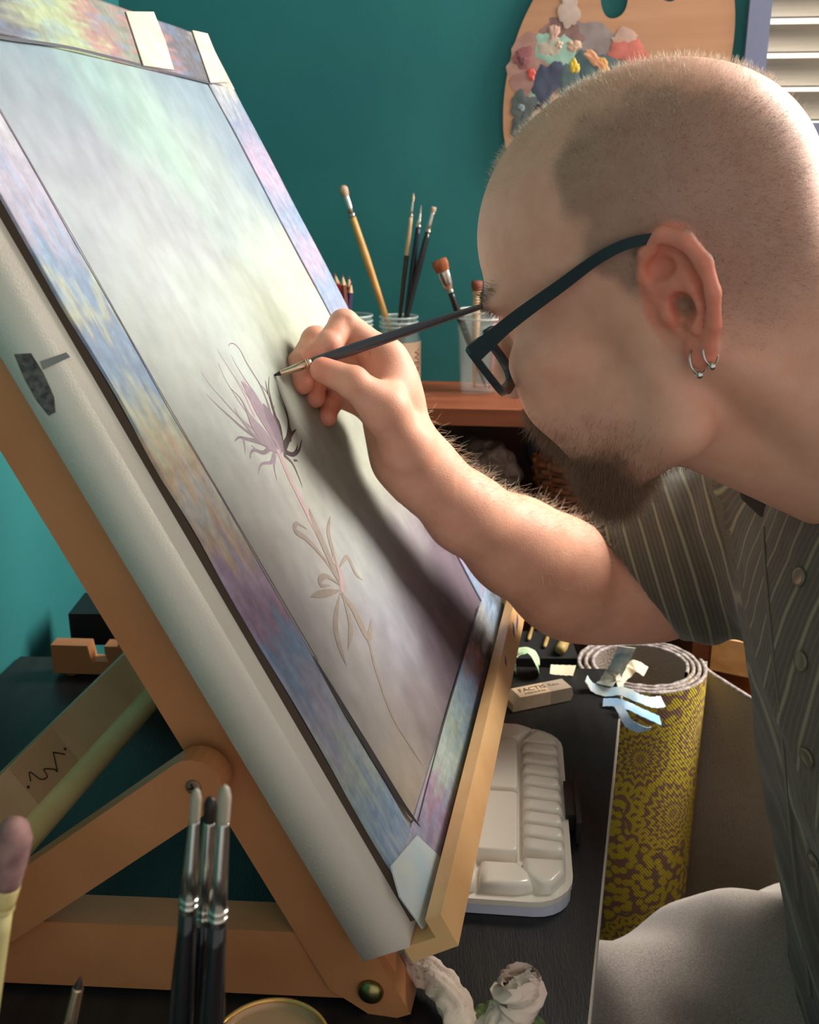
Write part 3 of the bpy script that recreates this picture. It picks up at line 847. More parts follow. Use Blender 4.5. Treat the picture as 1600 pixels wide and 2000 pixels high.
# right arm and hand (pen grip) ------------------------------------------
def build_arm():
    J = lambda *a: W(*a)
    wr = J(797, 892, .735)
    F = Field(np.array([-0.092, 0.56, CZ - 0.36]), np.array([0.34, 0.94, CZ + 0.045]), 0.0017)
    fing = {
        'index': ([J(752, 702, .718), J(672, 634, .712), J(642, 672, .700), J(611, 697, .697)], [.0135, .0108, .0094, .0082]),
        'middle': ([J(738, 728, .740), J(617, 666, .733), J(584, 712, .722), J(592, 748, .712)], [.0135, .0108, .0096, .0086]),
        'ring': ([J(735, 765, .752), J(625, 728, .746), J(592, 762, .734), J(594, 788, .727)], [.0130, .0104, .0088, .0078]),
        'little': ([J(742, 800, .758), J(662, 772, .752), J(636, 798, .742), J(622, 824, .735)], [.0120, .0092, .0080, .0072]),
        'thumb': ([J(795, 872, .715), J(752, 800, .690), J(690, 747, .678), J(630, 722, .681)], [.0170, .0142, .0112, .0090]),
    }
    # keep every finger clear of the picture surface
    for k_, (P, R_) in fing.items():
        for i in range(len(P)):
            dist = (P[i] - PIC) @ NN - R_[i]
            if dist < 0.0015: P[i] = P[i] + NN * (0.0015 - dist)
    for k_, (P, R_) in fing.items():
        if k_ != 'thumb':
            F.cone(wr, P[0], .0165, R_[0], .012)
    F.cone(fing['index'][0][0], fing['little'][0][0], .0125, .0115, .012)
    F.ell(J(770, 800, .727), (.021, .021, .034), .014)
    for k_, (P, R_) in fing.items():
        for i in range(3):
            F.cone(P[i], P[i + 1], R_[i] * .96, R_[i + 1] * .96, .0014 if i else .005)
        for i in (1, 2):                                   # knuckles
            F.ell(P[i], np.full(3, R_[i] * 1.04), .0012)
    T = fing['thumb'][0]
    F.cone(T[1], fing['index'][0][0] * .8 + wr * .2, .011, .011, .016)   # web of the thumb
    F.cone(T[0], wr, .0175, .020, .012)
    # forearm and upper arm
    arm = [wr, J(842, 938, .745), J(908, 1000, .765), J(1010, 1068, .800), J(1105, 1130, .838), J(1180, 1158, .862)]
    rad = [.0190, .0205, .0265, .0355, .0430, .0440]
    F.chain(arm, rad, .02)
    wd = _n(np.cross(arm[1] - arm[0], CF))
    F.cone(wr + wd * .003, arm[1] + wd * .004, .018, .020, .01)
    F.cone(wr - wd * .003, arm[1] - wd * .004, .018, .020, .01)
    el = arm[-1]
    F.ell(J(1150, 1195, .868), (.040, .040, .038), .02)     # point of the elbow
    F.ell(J(1065, 1085, .825), (.034, .030, .030), .02)     # muscle below the elbow
    F.chain([el, J(1260, 1140, .855), J(1400, 1070, .84), SHO_R], [.0450, .0475, .053, .06], .02)
    # tendons at the wrist and crease of the elbow
    F.cone(J(760, 775, .698), J(815, 880, .712), .006, .006, .008)
    F.cone(J(1173, 1080, .824), J(1168, 1205, .822), .0022, .0018, .003, 's')     # fold of the elbow
    F.cone(J(678, 622, .701), J(674, 662, .694), .0016, .0012, .002, 's')           # creases of the fingers
    F.cone(J(700, 718, .700), J(722, 690, .706), .0016, .0012, .002, 's')
    V, Q = F.mesh()
    V = relax(V, Q, 2, 0.5)
    return V, Q, fing
av, aq, FING = build_arm()
an = vnoise(av, 60, 9)
ac = np.tile(SKIN, (len(av), 1))
red = np.zeros(len(av))
for k_, (P, R_) in FING.items():
    for i, a_ in ((1, .35), (2, .4), (3, .8)):
        d = np.linalg.norm(av - P[i], axis=1)
        red = np.maximum(red, a_ * np.exp(-(d / 0.011) ** 2))
red = np.clip(red + 0.15 * an, 0, 1)[:, None]
ac = ac * (1 - red) + np.array(lina((222, 128, 104))) * red

# torso and left arm below the clothes, one skin with head and right arm
def build_torso():
    F = Field(CP + np.array([0.12, 0.24, -0.75]), CP + np.array([0.56, 0.87, -0.07]), 0.006)
    F.chain([CP + np.array([0.345, .575, -.215]), CP + np.array([0.37, .575, -.32]), CP + np.array([.42, .575, -.60])], [.05, .085, .09], .05)
    F.cone(SHO_R, SHO_L, .05, .05, .04)
    F.chain([SHO_L, CP + np.array([.36, .335, -.48]), CP + np.array([.18, .40, -.52])], [.05, .042, .028], .03)
    F.ell(CP + np.array([.12 + .03, .41, -.53]), (.05, .035, .018), .02)
    for i in range(4):
        F.cone(CP + np.array([.14, .385 + .02 * i, -.53]), CP + np.array([.085, .38 + .024 * i, -.553]), .0105, .008, .006)
    return F.mesh()
tv, tq = build_torso()
tv = relax(tv, tq, 2)
bv = np.vstack([h2w(hv), av, tv])
bq = np.vstack([hq, aq + len(hv), tq + len(hv) + len(av)])
bc = np.vstack([hc, ac, np.tile(SKIN, (len(tv), 1))])
skin = mat('skin', SKIN, 0.52, c2=(0.95, 0.90, 0.88, 1), scale=70, attr=True, sss=0.16, bump=0.12, bscale=900, spec=0.35)
body = mesh_obj('body', bv, bq, skin, person, col=bc)

# hair, beard, brow and arm hair ----------------------------------------
hn = vnormals(hv, hq)
R_ = np.random.RandomState(4)
def pick(mask, n):
    p = np.clip(mask, 0, None); p = p / p.sum()
    return R_.choice(len(p), n, p=p)
hair_m = mat('short_hair', lin((142, 120, 102)), 0.4, spec=0.6)
beard_m = mat('beard_hair', lin((134, 100, 74)), 0.4, spec=0.6)
pale_m = mat('fair_hair', lin((226, 200, 168)), 0.35, spec=0.7)
def hstr(name, mask, n, ln, rad, m, tang, curl, seed, grav=0.0, par=None):
    i = pick(mask, n)
    jit = R_.randn(n, 3) * 0.0008
    d = hn[i] * 0.9 + np.asarray(tang, float)
    return strands(name, h2w(hv[i] + jit), d @ HM, ln, rad, m, par or person, curl, seed, grav)
top = (z > 5) * (1 - ear)
hstr('head_hair', hairm * 1.0 + .02 * top * (x < 3), 24000, 0.0022, 0.000048, hair_m, (-0.3, 0, -0.2), 0.25, 1)
hstr('crown_fuzz', 1.0 * top * (z > 8) * (x < 7.5) + .15 * top * (x < 7), 11000, 0.0032, 0.000045, pale_m, (0.1, 0, 0.1), 0.3, 6)
hstr('beard', chinb * (1 - lipm) * 1.4 + 0.9 * must, 15000, 0.0100, 0.00010, beard_m, (0.25, 0, -0.8), 0.33, 2, 0.3)
hstr('stubble', jaw * (1 - chinb) + .3 * chinb, 5000, 0.0038, 0.00007, beard_m, (0.3, 0, -0.7), 0.3, 8, 0.2)
hstr('eyebrow', browm * (y > 0), 300, 0.006, 0.00010, beard_m, (-0.35, 0.9, 0.25), 0.2, 3)
hstr('eyebrow', browm * (y < 0), 300, 0.006, 0.00010, beard_m, (-0.35, -0.9, 0.25), 0.2, 4)
avn = vnormals(av, aq)
elb = W(1180, 1158, .862); wrp = W(806, 888, .735)
ax_ = _n(elb - wrp)
ta = (av - wrp) @ ax_
rel = av - wrp - np.outer(ta, ax_)
upm = sstep(-.1, .6, avn @ _n(CU * 0.9 + CR * .35 + CF * .3))
am = sstep(-0.02, 0.03, ta) * sstep(0.235, 0.20, ta) * (0.12 + upm) 
i = R_.choice(len(av), 2300, p=am / am.sum())
strands('arm_hair', av[i], avn[i] * 0.45 - ax_ * -0.55 + CR * .15, 0.011, 0.00007, pale_m, person, 0.45, 5, 0.1)

# fingernail of the thumb
# ------------------------------------------------------------------ shirt
def build_shirt():
    lo = CP + np.array([0.115, 0.22, -0.70]); hi = CP + np.array([0.60, 0.90, -0.045])
    F = Field(lo, hi, 0.0036)
    M = np.array([[1, 0, 0], [0, 1, 0], [0, 0, 1.0]])
    F.ell(CP + np.array([.352, .575, -.29]), (.122, .195, .16), .05)
    F.ell(CP + np.array([.392, .575, -.42]), (.132, .185, .19), .06)
    F.ell(CP + np.array([.440, .575, -.58]), (.145, .180, .16), .06)
    F.cone(SHO_R + [0, -.02, 0], SHO_L + [0, .02, 0], .068, .068, .06)
    F.cone(CP + np.array([.325, .575, -.190]), CP + np.array([.35, .575, -.28]), .080, .12, .05)
    a0, a1 = W(1215, 1120, .858), W(1400, 1070, .84)
    F.chain([a0, a1, SHO_R], [.0585, .068, .076], .035)
    F.chain([SHO_L, CP + np.array([.35, .345, -.40])], [.075, .066], .04)
    # sleeve hem
    ax = _n(a1 - a0); cut = _n(ax + 0.45 * CU + .10 * CF)
    hem = a0 + ax * 0.004
    sl, X, Y, Z = F.sub(hem - .12, hem + .12)
    d = -((X - hem[0]) * cut[0] + (Y - hem[1]) * cut[1] + (Z - hem[2]) * cut[2])
    F.comb(sl, d, 0.002, 'i')
    F.cone(a0 - ax * .06, a0 + ax * .035, .0535, .0535, .002, 's')
    # neck opening
    n0 = CP + np.array([.232, .573, -.165])
    F.cone(CP + np.array([.20, .572, -.05]), CP + np.array([.318, .572, -.150]), .066, .057, .006, 's')
    V, Q = F.mesh()
    V = relax(V, Q, 2)
    N = vnormals(V, Q)
    # which cloth panel, and folds
    t_sl = (V - a0) @ ax
    seam = sstep(.0, .012, (V - (SHO_R + (a0 - SHO_R) * .30)) @ _n(a0 - SHO_R + 0.0 * CU))
    fold = 0.0035 * np.sin((t_sl * 150) + 2.2 * vnoise(V, 14, 21)) * seam * sstep(.02, .07, t_sl)
    zt = V[:, 2] - CZ
    fold2 = 0.0045 * np.sin((V[:, 1] * 60 + zt * 22) + 3 * vnoise(V, 8, 22)) * (1 - seam) * sstep(-.2, -.45, zt)
    V = V + N * (fold + fold2 + 0.0008 * vnoise(V, 50, 23))[:, None]
    st_s = t_sl / 0.0135
    ang = np.arctan2(V[:, 1] - CP[1] - .575, -(V[:, 0] - CP[0] - .46))
    st_t = ang / 0.095 + zt * 9.0
    return V, Q, seam, st_s, st_t
sv, sq, seam, st_s, st_t = build_shirt()
def stripe(c, w=.13):
    f_ = c - np.floor(c)
    return sstep(w, 0.0, np.minimum(f_, 1 - f_)) 
sc_ = np.zeros((len(sv), 3))
sc_[:, 0] = np.where(seam > .5, st_s, st_t)     # stripe phase, cut per panel
sc_[:, 1] = seam
def stripe_mat():
    m = bpy.data.materials.new('striped_shirt_cloth'); m.use_nodes = True
    nt = m.node_tree; N, L = nt.nodes, nt.links; p = N['Principled BSDF']
    p.inputs['Roughness'].default_value = 0.85
    p.inputs['Sheen Weight'].default_value = 0.25
    p.inputs['Specular IOR Level'].default_value = 0.2
    a = N.new('ShaderNodeAttribute'); a.attribute_name = 'col'
    sp = N.new('ShaderNodeSeparateColor'); L.new(a.outputs['Color'], sp.inputs[0])
    def math_(op, x, y=None):
        n = N.new('ShaderNodeMath'); n.operation = op
        if hasattr(x, 'links'): L.new(x, n.inputs[0])
        else: n.inputs[0].default_value = x
        if y is not None:
            if hasattr(y, 'links'): L.new(y, n.inputs[1])
            else: n.inputs[1].default_value = y
        return n.outputs[0]
    fr = math_('PINGPONG', sp.outputs[0], 0.5)
    wide = N.new('ShaderNodeMapRange'); wide.inputs[1].default_value = .11; wide.inputs[2].default_value = .02
    L.new(fr, wide.inputs[0])
    fr2 = math_('PINGPONG', math_('MULTIPLY', sp.outputs[0], 4.0), 0.5)
    thin = N.new('ShaderNodeMapRange'); thin.inputs[1].default_value = .2; thin.inputs[2].default_value = .05; thin.inputs[4].default_value = .22
    L.new(fr2, thin.inputs[0])
    mx_ = math_('MAXIMUM', wide.outputs[0], thin.outputs[0])
    mix = N.new('ShaderNodeMix'); mix.data_type = 'RGBA'
    L.new(mx_, mix.inputs[0])
    mix.inputs[6].default_value = lin((86, 80, 69)); mix.inputs[7].default_value = lin((142, 138, 112))
    tc = N.new('ShaderNodeTexCoord'); nz_ = N.new('ShaderNodeTexNoise'); nz_.inputs['Scale'].default_value = 1200
    L.new(tc.outputs['Object'], nz_.inputs['Vector'])
    b = N.new('ShaderNodeBump'); b.inputs['Strength'].default_value = .35; b.inputs['Distance'].default_value = .001
    L.new(nz_.outputs['Fac'], b.inputs['Height']); L.new(b.outputs[0], p.inputs['Normal'])
    L.new(mix.outputs[2], p.inputs['Base Color'])
    return m
shirt_m = stripe_mat()
shirt = mesh_obj('shirt', sv, sq, shirt_m, person, col=sc_)
tag(shirt, 'dark olive striped short-sleeved shirt')
dark_cloth = mat('dark_collar_cloth', lin((46, 42, 40)), 0.9, bump=.2, bscale=700)

# ------------------------------------------------------------------ trousers
def build_trousers():
    F = Field(CP + np.array([-0.16, 0.34, -1.19]), CP + np.array([0.62, 0.82, -0.44]), 0.0055)
    F.ell(CP + np.array([.42, .575, -.63]), (.15, .175, .12), .06)
    F.chain([CP + np.array([.44, .675, -.640]), CP + np.array([.30, .685, -.668]), CP + np.array([.14, .685, -.722]), CP + np.array([-.05, .675, -.765])], [.10, .090, .084, .066], .05)
    F.chain([CP + np.array([-.05, .675, -.765]), CP + np.array([.0, .675, -1.12])], [.066, .05], .03)
    F.chain([CP + np.array([.40, .475, -.63]), CP + np.array([.20, .45, -.66]), CP + np.array([-.03, .44, -.70])], [.10, .085, .066], .05)
    F.chain([CP + np.array([-.03, .44, -.70]), CP + np.array([.0, .44, -1.12])], [.066, .05], .03)
    V, Q = F.mesh(); V = relax(V, Q, 2); N = vnormals(V, Q)
    fd = 0.0065 * np.sin(V[:, 0] * 45 + V[:, 1] * 30 + 3.0 * vnoise(V, 7, 31)) + 0.003 * vnoise(V, 18, 32)
    return V + N * fd[:, None], Q
trv, trq = build_trousers()
tr_m = mat('grey_jersey', lin((182, 170, 160)), 0.9, c2=lin((156, 144, 136)), scale=500, stretch=(1, 1, 4), bump=.3, bscale=900, sheen=.2)
tag(mesh_obj('trousers', trv, trq, tr_m, person), 'grey jersey trousers')
# ------------------------------------------------------------------ bookcase under the palette
red_wood = mat('reddish_shelf_wood', lin((150, 84, 52)), 0.45, c2=lin((128, 66, 40)), scale=7, stretch=(1, 10, 10), bump=.06, bscale=200)
dark_wood = mat('dark_shelf_wood', lin((84, 50, 36)), 0.55, c2=lin((70, 42, 30)), scale=7, stretch=(1, 10, 10))
SHZ = CZ - 0.245
bk = thing('bookcase', tuple(W0 + WN * .08), 'low reddish wooden bookcase against the teal wall with jars on top', 'bookcase')
BU0, BU1, BD = -.30, wall_uv(1388, 1250, .155)[0], .155
slab('top_board', BU0, BU1, SHZ - .019, SHZ, .001, BD + .008, red_wood, bk, bevel=.0015)
slab('side_panel', BU0, BU0 + .018, 0, SHZ - .019, .001, BD, dark_wood, bk)
slab('side_panel', BU1 - .020, BU1, 0, SHZ - .019, .001, BD, red_wood, bk)
LZ = CZ - .372
slab('shelf_board', BU0 + .018, BU1 - .02, LZ - .018, LZ, .004, BD, red_wood, bk)
slab('shelf_board', BU0 + .018, BU1 - .02, LZ - .358, LZ - .34, .004, BD, red_wood, bk)
slab('back_panel', BU0 + .018, BU1 - .02, .05, SHZ - .019, .0008, .004, dark_wood, bk)

# ------------------------------------------------------------------ brushes
chrome = mat('nickel_ferrule', lin((205, 200, 190)), 0.22, metal=1.0)
wood_h = mat('varnished_birch_handle', lin((214, 166, 96)), 0.35, c2=lin((196, 144, 78)), scale=40)
cream_h = mat('cream_handle', lin((206, 172, 132)), 0.4)
black_h = mat('black_lacquer_handle', lin((22, 21, 24)), 0.25, coat=.4)
brown_h = mat('brown_handle', lin((66, 44, 36)), 0.4)
blue_h = mat('navy_handle', lin((28, 36, 52)), 0.35)
grey_h = mat('slate_grey_handle', lin((62, 64, 70)), 0.4)
hog = mat('pale_bristle', lin((196, 168, 140)), 0.7, c2=lin((160, 132, 108)), scale=200, stretch=(1, 1, .1))
sable = mat('sable_bristle', lin((176, 98, 56)), 0.6, c2=lin((140, 72, 40)), scale=200, stretch=(1, 1, .1))
white_b = mat('white_bristle', lin((156, 147, 128)), 0.6)
darkb = mat('dark_wet_bristle', lin((40, 28, 24)), 0.4)
mauve_b = mat('mauve_mop_bristle', lin((150, 112, 106)), 0.75, c2=lin((120, 86, 84)), scale=160)
def brush(name, tip, end, lb, lf, rf, rh, mb, mf, mh, label, group=None, flat=1.0, shape='round', cat='paintbrush', side=None, fullness=1.25, band=None, swell=1.18):
    tip, end = np.asarray(tip, float), np.asarray(end, float)
    ax = end - tip; L_ = np.linalg.norm(ax); ax /= L_
    o = thing(name, tuple(end), label, cat, group)
    e1 = side if side is not None else CR
    if shape == 'round': prof = [(0, rf * .06), (lb * .25, rf * .55), (lb * .6, rf * fullness), (lb * .9, rf * 1.02), (lb * 1.05, rf * .95)]
    elif shape == 'mop': prof = [(0, rf * .25), (lb * .08, rf * fullness * .7), (lb * .3, rf * fullness * 1.05), (lb * .6, rf * fullness), (lb * .9, rf * 1.05), (lb * 1.05, rf * .95)]
    elif shape == 'flat': prof = [(0, rf * 1.25), (lb * .5, rf * 1.3), (lb, rf * 1.05), (lb * 1.05, rf)]
    else: prof = [(0, rf * .05), (lb * .5, rf * .5), (lb, rf * .9), (lb * 1.05, rf * .9)]
    lathe_obj('bristles', tip, ax, prof, mb, o, n=14, flat=flat, e1=e1)
    fe = lathe_obj('ferrule', tip + ax * lb, ax, [(0, rf), (.0005, rf * 1.02), (lf * .5, (rf * .55 + rh * .45) if flat == 1 else rf * .95), (lf, rh * .98)], mf, o, n=16, flat=flat if flat == 1 else .6, e1=e1)
    cr_ = [lathe(tip + ax * (lb + lf * q), ax, [(-.0008, rh * .97), (0, rh * 1.1), (.0008, rh * .97)], 14) for q in (.86, .93)]
    v, f = merge(cr_); mesh_obj('crimp', v, f, mf, fe)
    hl = L_ - lb - lf
    hp = [(0, rh * .95), (hl * .04, rh), (hl * .22, rh * swell), (hl * .55, rh * swell * .8), (hl * .9, rh * .55), (hl * .985, rh * .4), (hl, rh * .15)]
    h_ = lathe_obj('handle', tip + ax * (lb + lf), ax, hp, mh, o, n=14)
    if band: 
        b0, b1, bmat_ = band
        rr = lambda q: np.interp(q, [p[0] for p in hp], [p[1] for p in hp]) + .0002
        lathe_obj('handle_band', tip + ax * (lb + lf), ax, [(q, rr(q)) for q in np.linspace(b0 * hl, b1 * hl, 6)], bmat_, h_, n=14)
    return o
# the brush in the painter's hand
btip = PIC + BB * st(522, 739)[0] + UU * st(522, 739)[1] + NN * .0034
bend = W(972, 588, .690)
brush('fine_liner_brush', btip, bend, .0065, .022, .0019, .0034, darkb, mat('rose_gold_ferrule', lin((226, 190, 160)), .25, metal=1.0), grey_h, 'slim grey-handled brush held in the man\'s hand at the thistle', shape='liner')

def glassmat(name, c, a, r=.08): return mat(name, c, r, alpha=a, spec=.8, ior=1.5)
gl = glassmat('clear_glass', lin((190, 210, 206)), .13)
gl_rim = glassmat('glass_rim', lin((220, 232, 228)), .5)
plas = glassmat('clear_plastic', lin((214, 214, 208)), .15, .2)
def vessel(name, c, r0, r1, h, m, rim_m, label, cat, neck=None, group=None, th=.002):
    """open glass: outer and inner wall"""
    o = thing(name, tuple(c), label, cat, group)
    if neck:
        rn, hn_ = neck
        pr = [(0, r0 * .9), (.004, r0), (h - hn_ - .012, r1), (h - hn_, rn), (h, rn)]
    else: pr = [(0, r0 * .95), (.003, r0), (h, r1)]
    inner = [(max(a, .004), max(b - th, .001)) for a, b in pr][::-1]
    v, f = lathe(c, UP, pr + inner, 32)
    f = f[:-2] + [list(range(32))[::-1]] + [[(2 * len(pr) - 1) * 32 + k for k in range(32)]]
    mesh_obj('glass_wall', v, f, m, o)
    rr = pr[-1][1]
    t_ = np.linspace(0, 2 * math.pi, 33)[:-1]
    for hz in ([h, h - .006, h - .011] if neck else [h, h - .008]):
        tube_obj('rim', [c + UP * hz + np.array([math.cos(a), math.sin(a), 0]) * (rr + .0004) for a in t_], .0013, rim_m, o, n=6, closed=True)
    return o
def shelf_pt(x, d_out): 
    """point on the bookcase top seen in column x, d_out in front of the wall"""
    a = onplane(x, 750, W0 + WN * d_out, WN); return np.array([a[0], a[1], SHZ + .0005])
jarB = shelf_pt(779, .060)
vessel('brush_jar', jarB, .0265, .0265, .088, gl, gl_rim, 'glass jar with torn paper label and red letters holding brushes', 'jar', neck=(.0225, .014))
lab = [lathe(jarB + UP * .008, UP, [(0, .0269), (.052, .0269)], 48)]
v, f = lab[0]
a0 = math.atan2(-jarB[1], -jarB[0])
keep = []
for q in f[:-2]:
    cpt = v[q].mean(0) - jarB; a = math.atan2(cpt[1], cpt[0]); da = (a - a0 + math.pi) % (2 * math.pi) - math.pi
    if abs(da) < 1.7: keep.append(q)
jl = mesh_obj('paper_label', v, keep, mat('aged_label_paper', lin((206, 178, 150)), .7, c2=lin((190, 160, 132)), scale=60), bpy.data.objects['brush_jar'])
def text_mesh(name, txt, size, o, ex, ey, m, parent, ext=.0001, spacing=1.0, bend=None):
    cu_ = bpy.data.curves.new(name, 'FONT'); cu_.body = txt; cu_.size = size; cu_.align_x = 'CENTER'; cu_.align_y = 'CENTER'; cu_.extrude = ext; cu_.space_line = spacing; cu_.resolution_u = 3
    ob = bpy.data.objects.new(name + '_tmp', cu_); COL.objects.link(ob)
    dg = bpy.context.evaluated_depsgraph_get(); me = bpy.data.meshes.new_from_object(ob.evaluated_get(dg))
    vs = np.array([v_.co[:] for v_ in me.vertices]); fs = [list(p.vertices) for p in me.polygons]
    bpy.data.objects.remove(ob); bpy.data.curves.remove(cu_); bpy.data.meshes.remove(me)
    o, ex, ey = np.asarray(o, float), _n(ex), _n(ey); ez = np.cross(ex, ey)
    if bend: P = np.array([bend(a, b, c) for a, b, c in vs])
    else: P = o + np.outer(vs[:, 0], ex) + np.outer(vs[:, 1], ey) + np.outer(vs[:, 2], ez)
    return mesh_obj(name, P, fs, m, parent, sm=False)
redink = mat('red_label_ink', lin((126, 40, 36)), .6)
def bendf(a, b, c):
    # letters run down the right side of the label
    an = a0 + 0.92 + (b) / .0271
    return jarB + UP * (.034 - a) + np.array([math.cos(an), math.sin(an), 0]) * (.0271 + c)
text_mesh('label_lettering', 'WERE', .0135, jarB, CR, UP, redink, jl, bend=bendf)
ylw = mat('label_yellow', lin((190, 180, 80)), .6)
def jar_dir(an, z, r=.0272): return jarB + UP * z + np.array([math.cos(an), math.sin(an), 0]) * r
pp = [jar_dir(a0 + q, zz) for q, zz in ((.35, .009), (.62, .009), (.62, .017), (.35, .017))]
mesh_obj('label_patch', pp, [[0, 1, 2, 3]], ylw, jl, sm=False)
def in_jar(c, dx, dy, z=.004): return c + np.array([dx, dy, z])
def wtip(x, y, d_out): return onplane(x, y, W0 + WN * d_out, WN)
brush('round_brush', wtip(668, 362, .075), in_jar(jarB, .012, .006), .013, .024, .0042, .0040, hog, chrome, wood_h, 'big round brush with pale bristles and golden birch handle in labelled jar', 'brushes in the labelled glass jar', shape='mop')
brush('thin_brush', wtip(808, 377, .05), in_jar(jarB, -.008, .004), .009, .018, .0016, .0024, hog, chrome, cream_h, 'thin brush with cream and brown handle leaning in labelled jar', 'brushes in the labelled glass jar', band=(.22, .62, brown_h))
brush('thin_brush', wtip(823, 400, .045), in_jar(jarB, -.002, -.010), .010, .016, .0015, .0032, white_b, chrome, blue_h, 'thin pointed brush with navy handle between two others in labelled jar', 'brushes in the labelled glass jar', shape='liner')
brush('thin_brush', wtip(848, 404, .055), in_jar(jarB, -.012, -.006), .007, .023, .0024, .0034, hog, chrome, black_h, 'brush with flared pale tip and paint-spotted black handle in labelled jar', 'brushes in the labelled glass jar', shape='flat', flat=.5)
jarA = shelf_pt(690, .085)
vessel('pencil_jar', jarA, .027, .027, .092, gl, gl_rim, 'glass jar of red coloured pencils half hidden behind canvas', 'jar', neck=(.0235, .012))
for k, (px_, py_, cl, nm) in enumerate(((640, 540, (170, 40, 40), 'dark red pencil at the left of the jar behind canvas'), (654, 534, (196, 44, 42), 'bright red pencil standing tallest in jar behind canvas'), (669, 536, (120, 60, 44), 'brown pencil in the middle of the jar behind canvas'), (682, 540, (110, 36, 40), 'maroon pencil at the right of the jar behind canvas'), (686, 551, (60, 50, 90), 'short dark blue pencil at jar edge behind canvas'))):
    tp = wtip(px_, py_, .085 + .004 * (k % 3)); en = jarA + np.array([.015 - .007 * k, .008 * ((k % 2) * 2 - 1), .004])
    ax = _n(en - tp); L_ = np.linalg.norm(en - tp)
    pc = thing('coloured_pencil', tuple(en), nm, 'pencil', 'pencils in the jar')
    body_ = mat('pencil_%d' % k, lin(cl), .35)
    lathe_obj('lead', tp, ax, [(0, .0003), (.003, .0011)], body_, pc, n=8)
    lathe_obj('sharpened_wood', tp + ax * .003, ax, [(0, .0011), (.009, .0037)], cream_h, pc, n=6, sm=False)
    lathe_obj('barrel', tp + ax * .012, ax, [(0, .0037), (L_ - .012, .0037)], body_, pc, n=6, sm=False)
cupC = shelf_pt(937, .062)
cup = vessel('plastic_cup', cupC, .0235, .0292, .097, plas, glassmat('plastic_rim', lin((230, 228, 222)), .55), 'clear ribbed plastic cup with two brushes by the man\'s glasses', 'cup', th=.0008)
for hz in (.012, .08, .074):
    tt = np.linspace(0, 2 * math.pi, 33)[:-1]; rr = .0235 + (.0292 - .0235) * hz / .097
    tube_obj('rib', [cupC + UP * hz + np.array([math.cos(a), math.sin(a), 0]) * rr for a in tt], .0007, plas, cup, n=5, closed=True)
brush('flat_brush', wtip(857, 508, .085), in_jar(cupC, .008, .004), .014, .027, .0072, .0038, sable, chrome, black_h, 'flat sable brush with wide nickel ferrule in plastic cup', flat=.35, shape='flat', side=CR)
brush('stencil_brush', wtip(932, 549, .062), in_jar(cupC, -.006, .004), .011, .006, .0052, .0042, mat('rust_bristle', lin((128, 66, 48)), .7), cream_h, cream_h, 'stubby cream-handled brush with rusty bristles standing in plastic cup', shape='flat')
brush('red_marker', wtip(972, 596, .055), in_jar(cupC, .012, -.004), .008, .004, .003, .0042, mat('red_plastic', lin((150, 30, 50)), .35), mat('red_plastic', lin((150, 30, 50)), .35), mat('red_plastic', lin((150, 30, 50)), .35), 'dark red marker leaning at the right side of plastic cup', cat='marker', shape='flat')

# ------------------------------------------------------------------ palette hanging on the wall
ply = mat('palette_plywood', lin((205, 152, 116)), .5, c2=lin((190, 136, 100)), scale=5, stretch=(1, 1, 8), bump=.05, bscale=150)
pal_o = thing('artist_palette', tuple(wall_pt(1210, 100, .004)), 'kidney-shaped wooden palette smeared with paint hanging on teal wall', 'palette')
def wall_poly(name, outline, holes, d0, d1, m, parent, bevel=0.0):
    bm = bmesh.new()
    loops = []
    for pts in [outline] + holes:
        vs = [bm.verts.new(tuple(wall_pt(px_, py_, d1))) for px_, py_ in pts]
        loops += [bm.edges.new((vs[i], vs[(i + 1) % len(vs)])) for i in range(len(vs))]
    bmesh.ops.triangle_fill(bm, use_beauty=True, edges=loops)
    r = bmesh.ops.extrude_face_region(bm, geom=bm.faces[:])
    for v_ in [g for g in r['geom'] if isinstance(g, bmesh.types.BMVert)]: v_.co += Vector(tuple(WN * (d0 - d1)))
    return bm_obj(name, bm, m, parent)
def smooth_loop(pts, n=5):
    P = np.array(pts, float); k = len(P); out = []
    for i in range(k):
        p0, p1, p2, p3 = P[i - 1], P[i], P[(i + 1) % k], P[(i + 2) % k]
        for j in range(n):
            t = j / n
            out.append(.5 * (2 * p1 + (p2 - p0) * t + (2 * p0 - 5 * p1 + 4 * p2 - p3) * t * t + (3 * p1 - p0 - 3 * p2 + p3) * t ** 3))
    return [tuple(q) for q in out]
outl = smooth_loop([(1050, -15), (1014, 60), (992, 140), (983, 220), (990, 290), (1030, 350), (1110, 385), (1220, 370), (1330, 300), (1405, 200), (1432, 90), (1434, -10), (1410, -110), (1330, -180), (1220, -190), (1120, -130)])
hole1 = smooth_loop([(1174, -40), (1174, 5), (1183, 30), (1199, 36), (1217, 26), (1226, 2), (1226, -40), (1200, -62)])
hole2 = smooth_loop([(1290, -30), (1294, -4), (1308, 3), (1322, -4), (1328, -30), (1308, -42)])
wall_poly('board', outl, [hole1, hole2], .004, .0085, ply, pal_o)
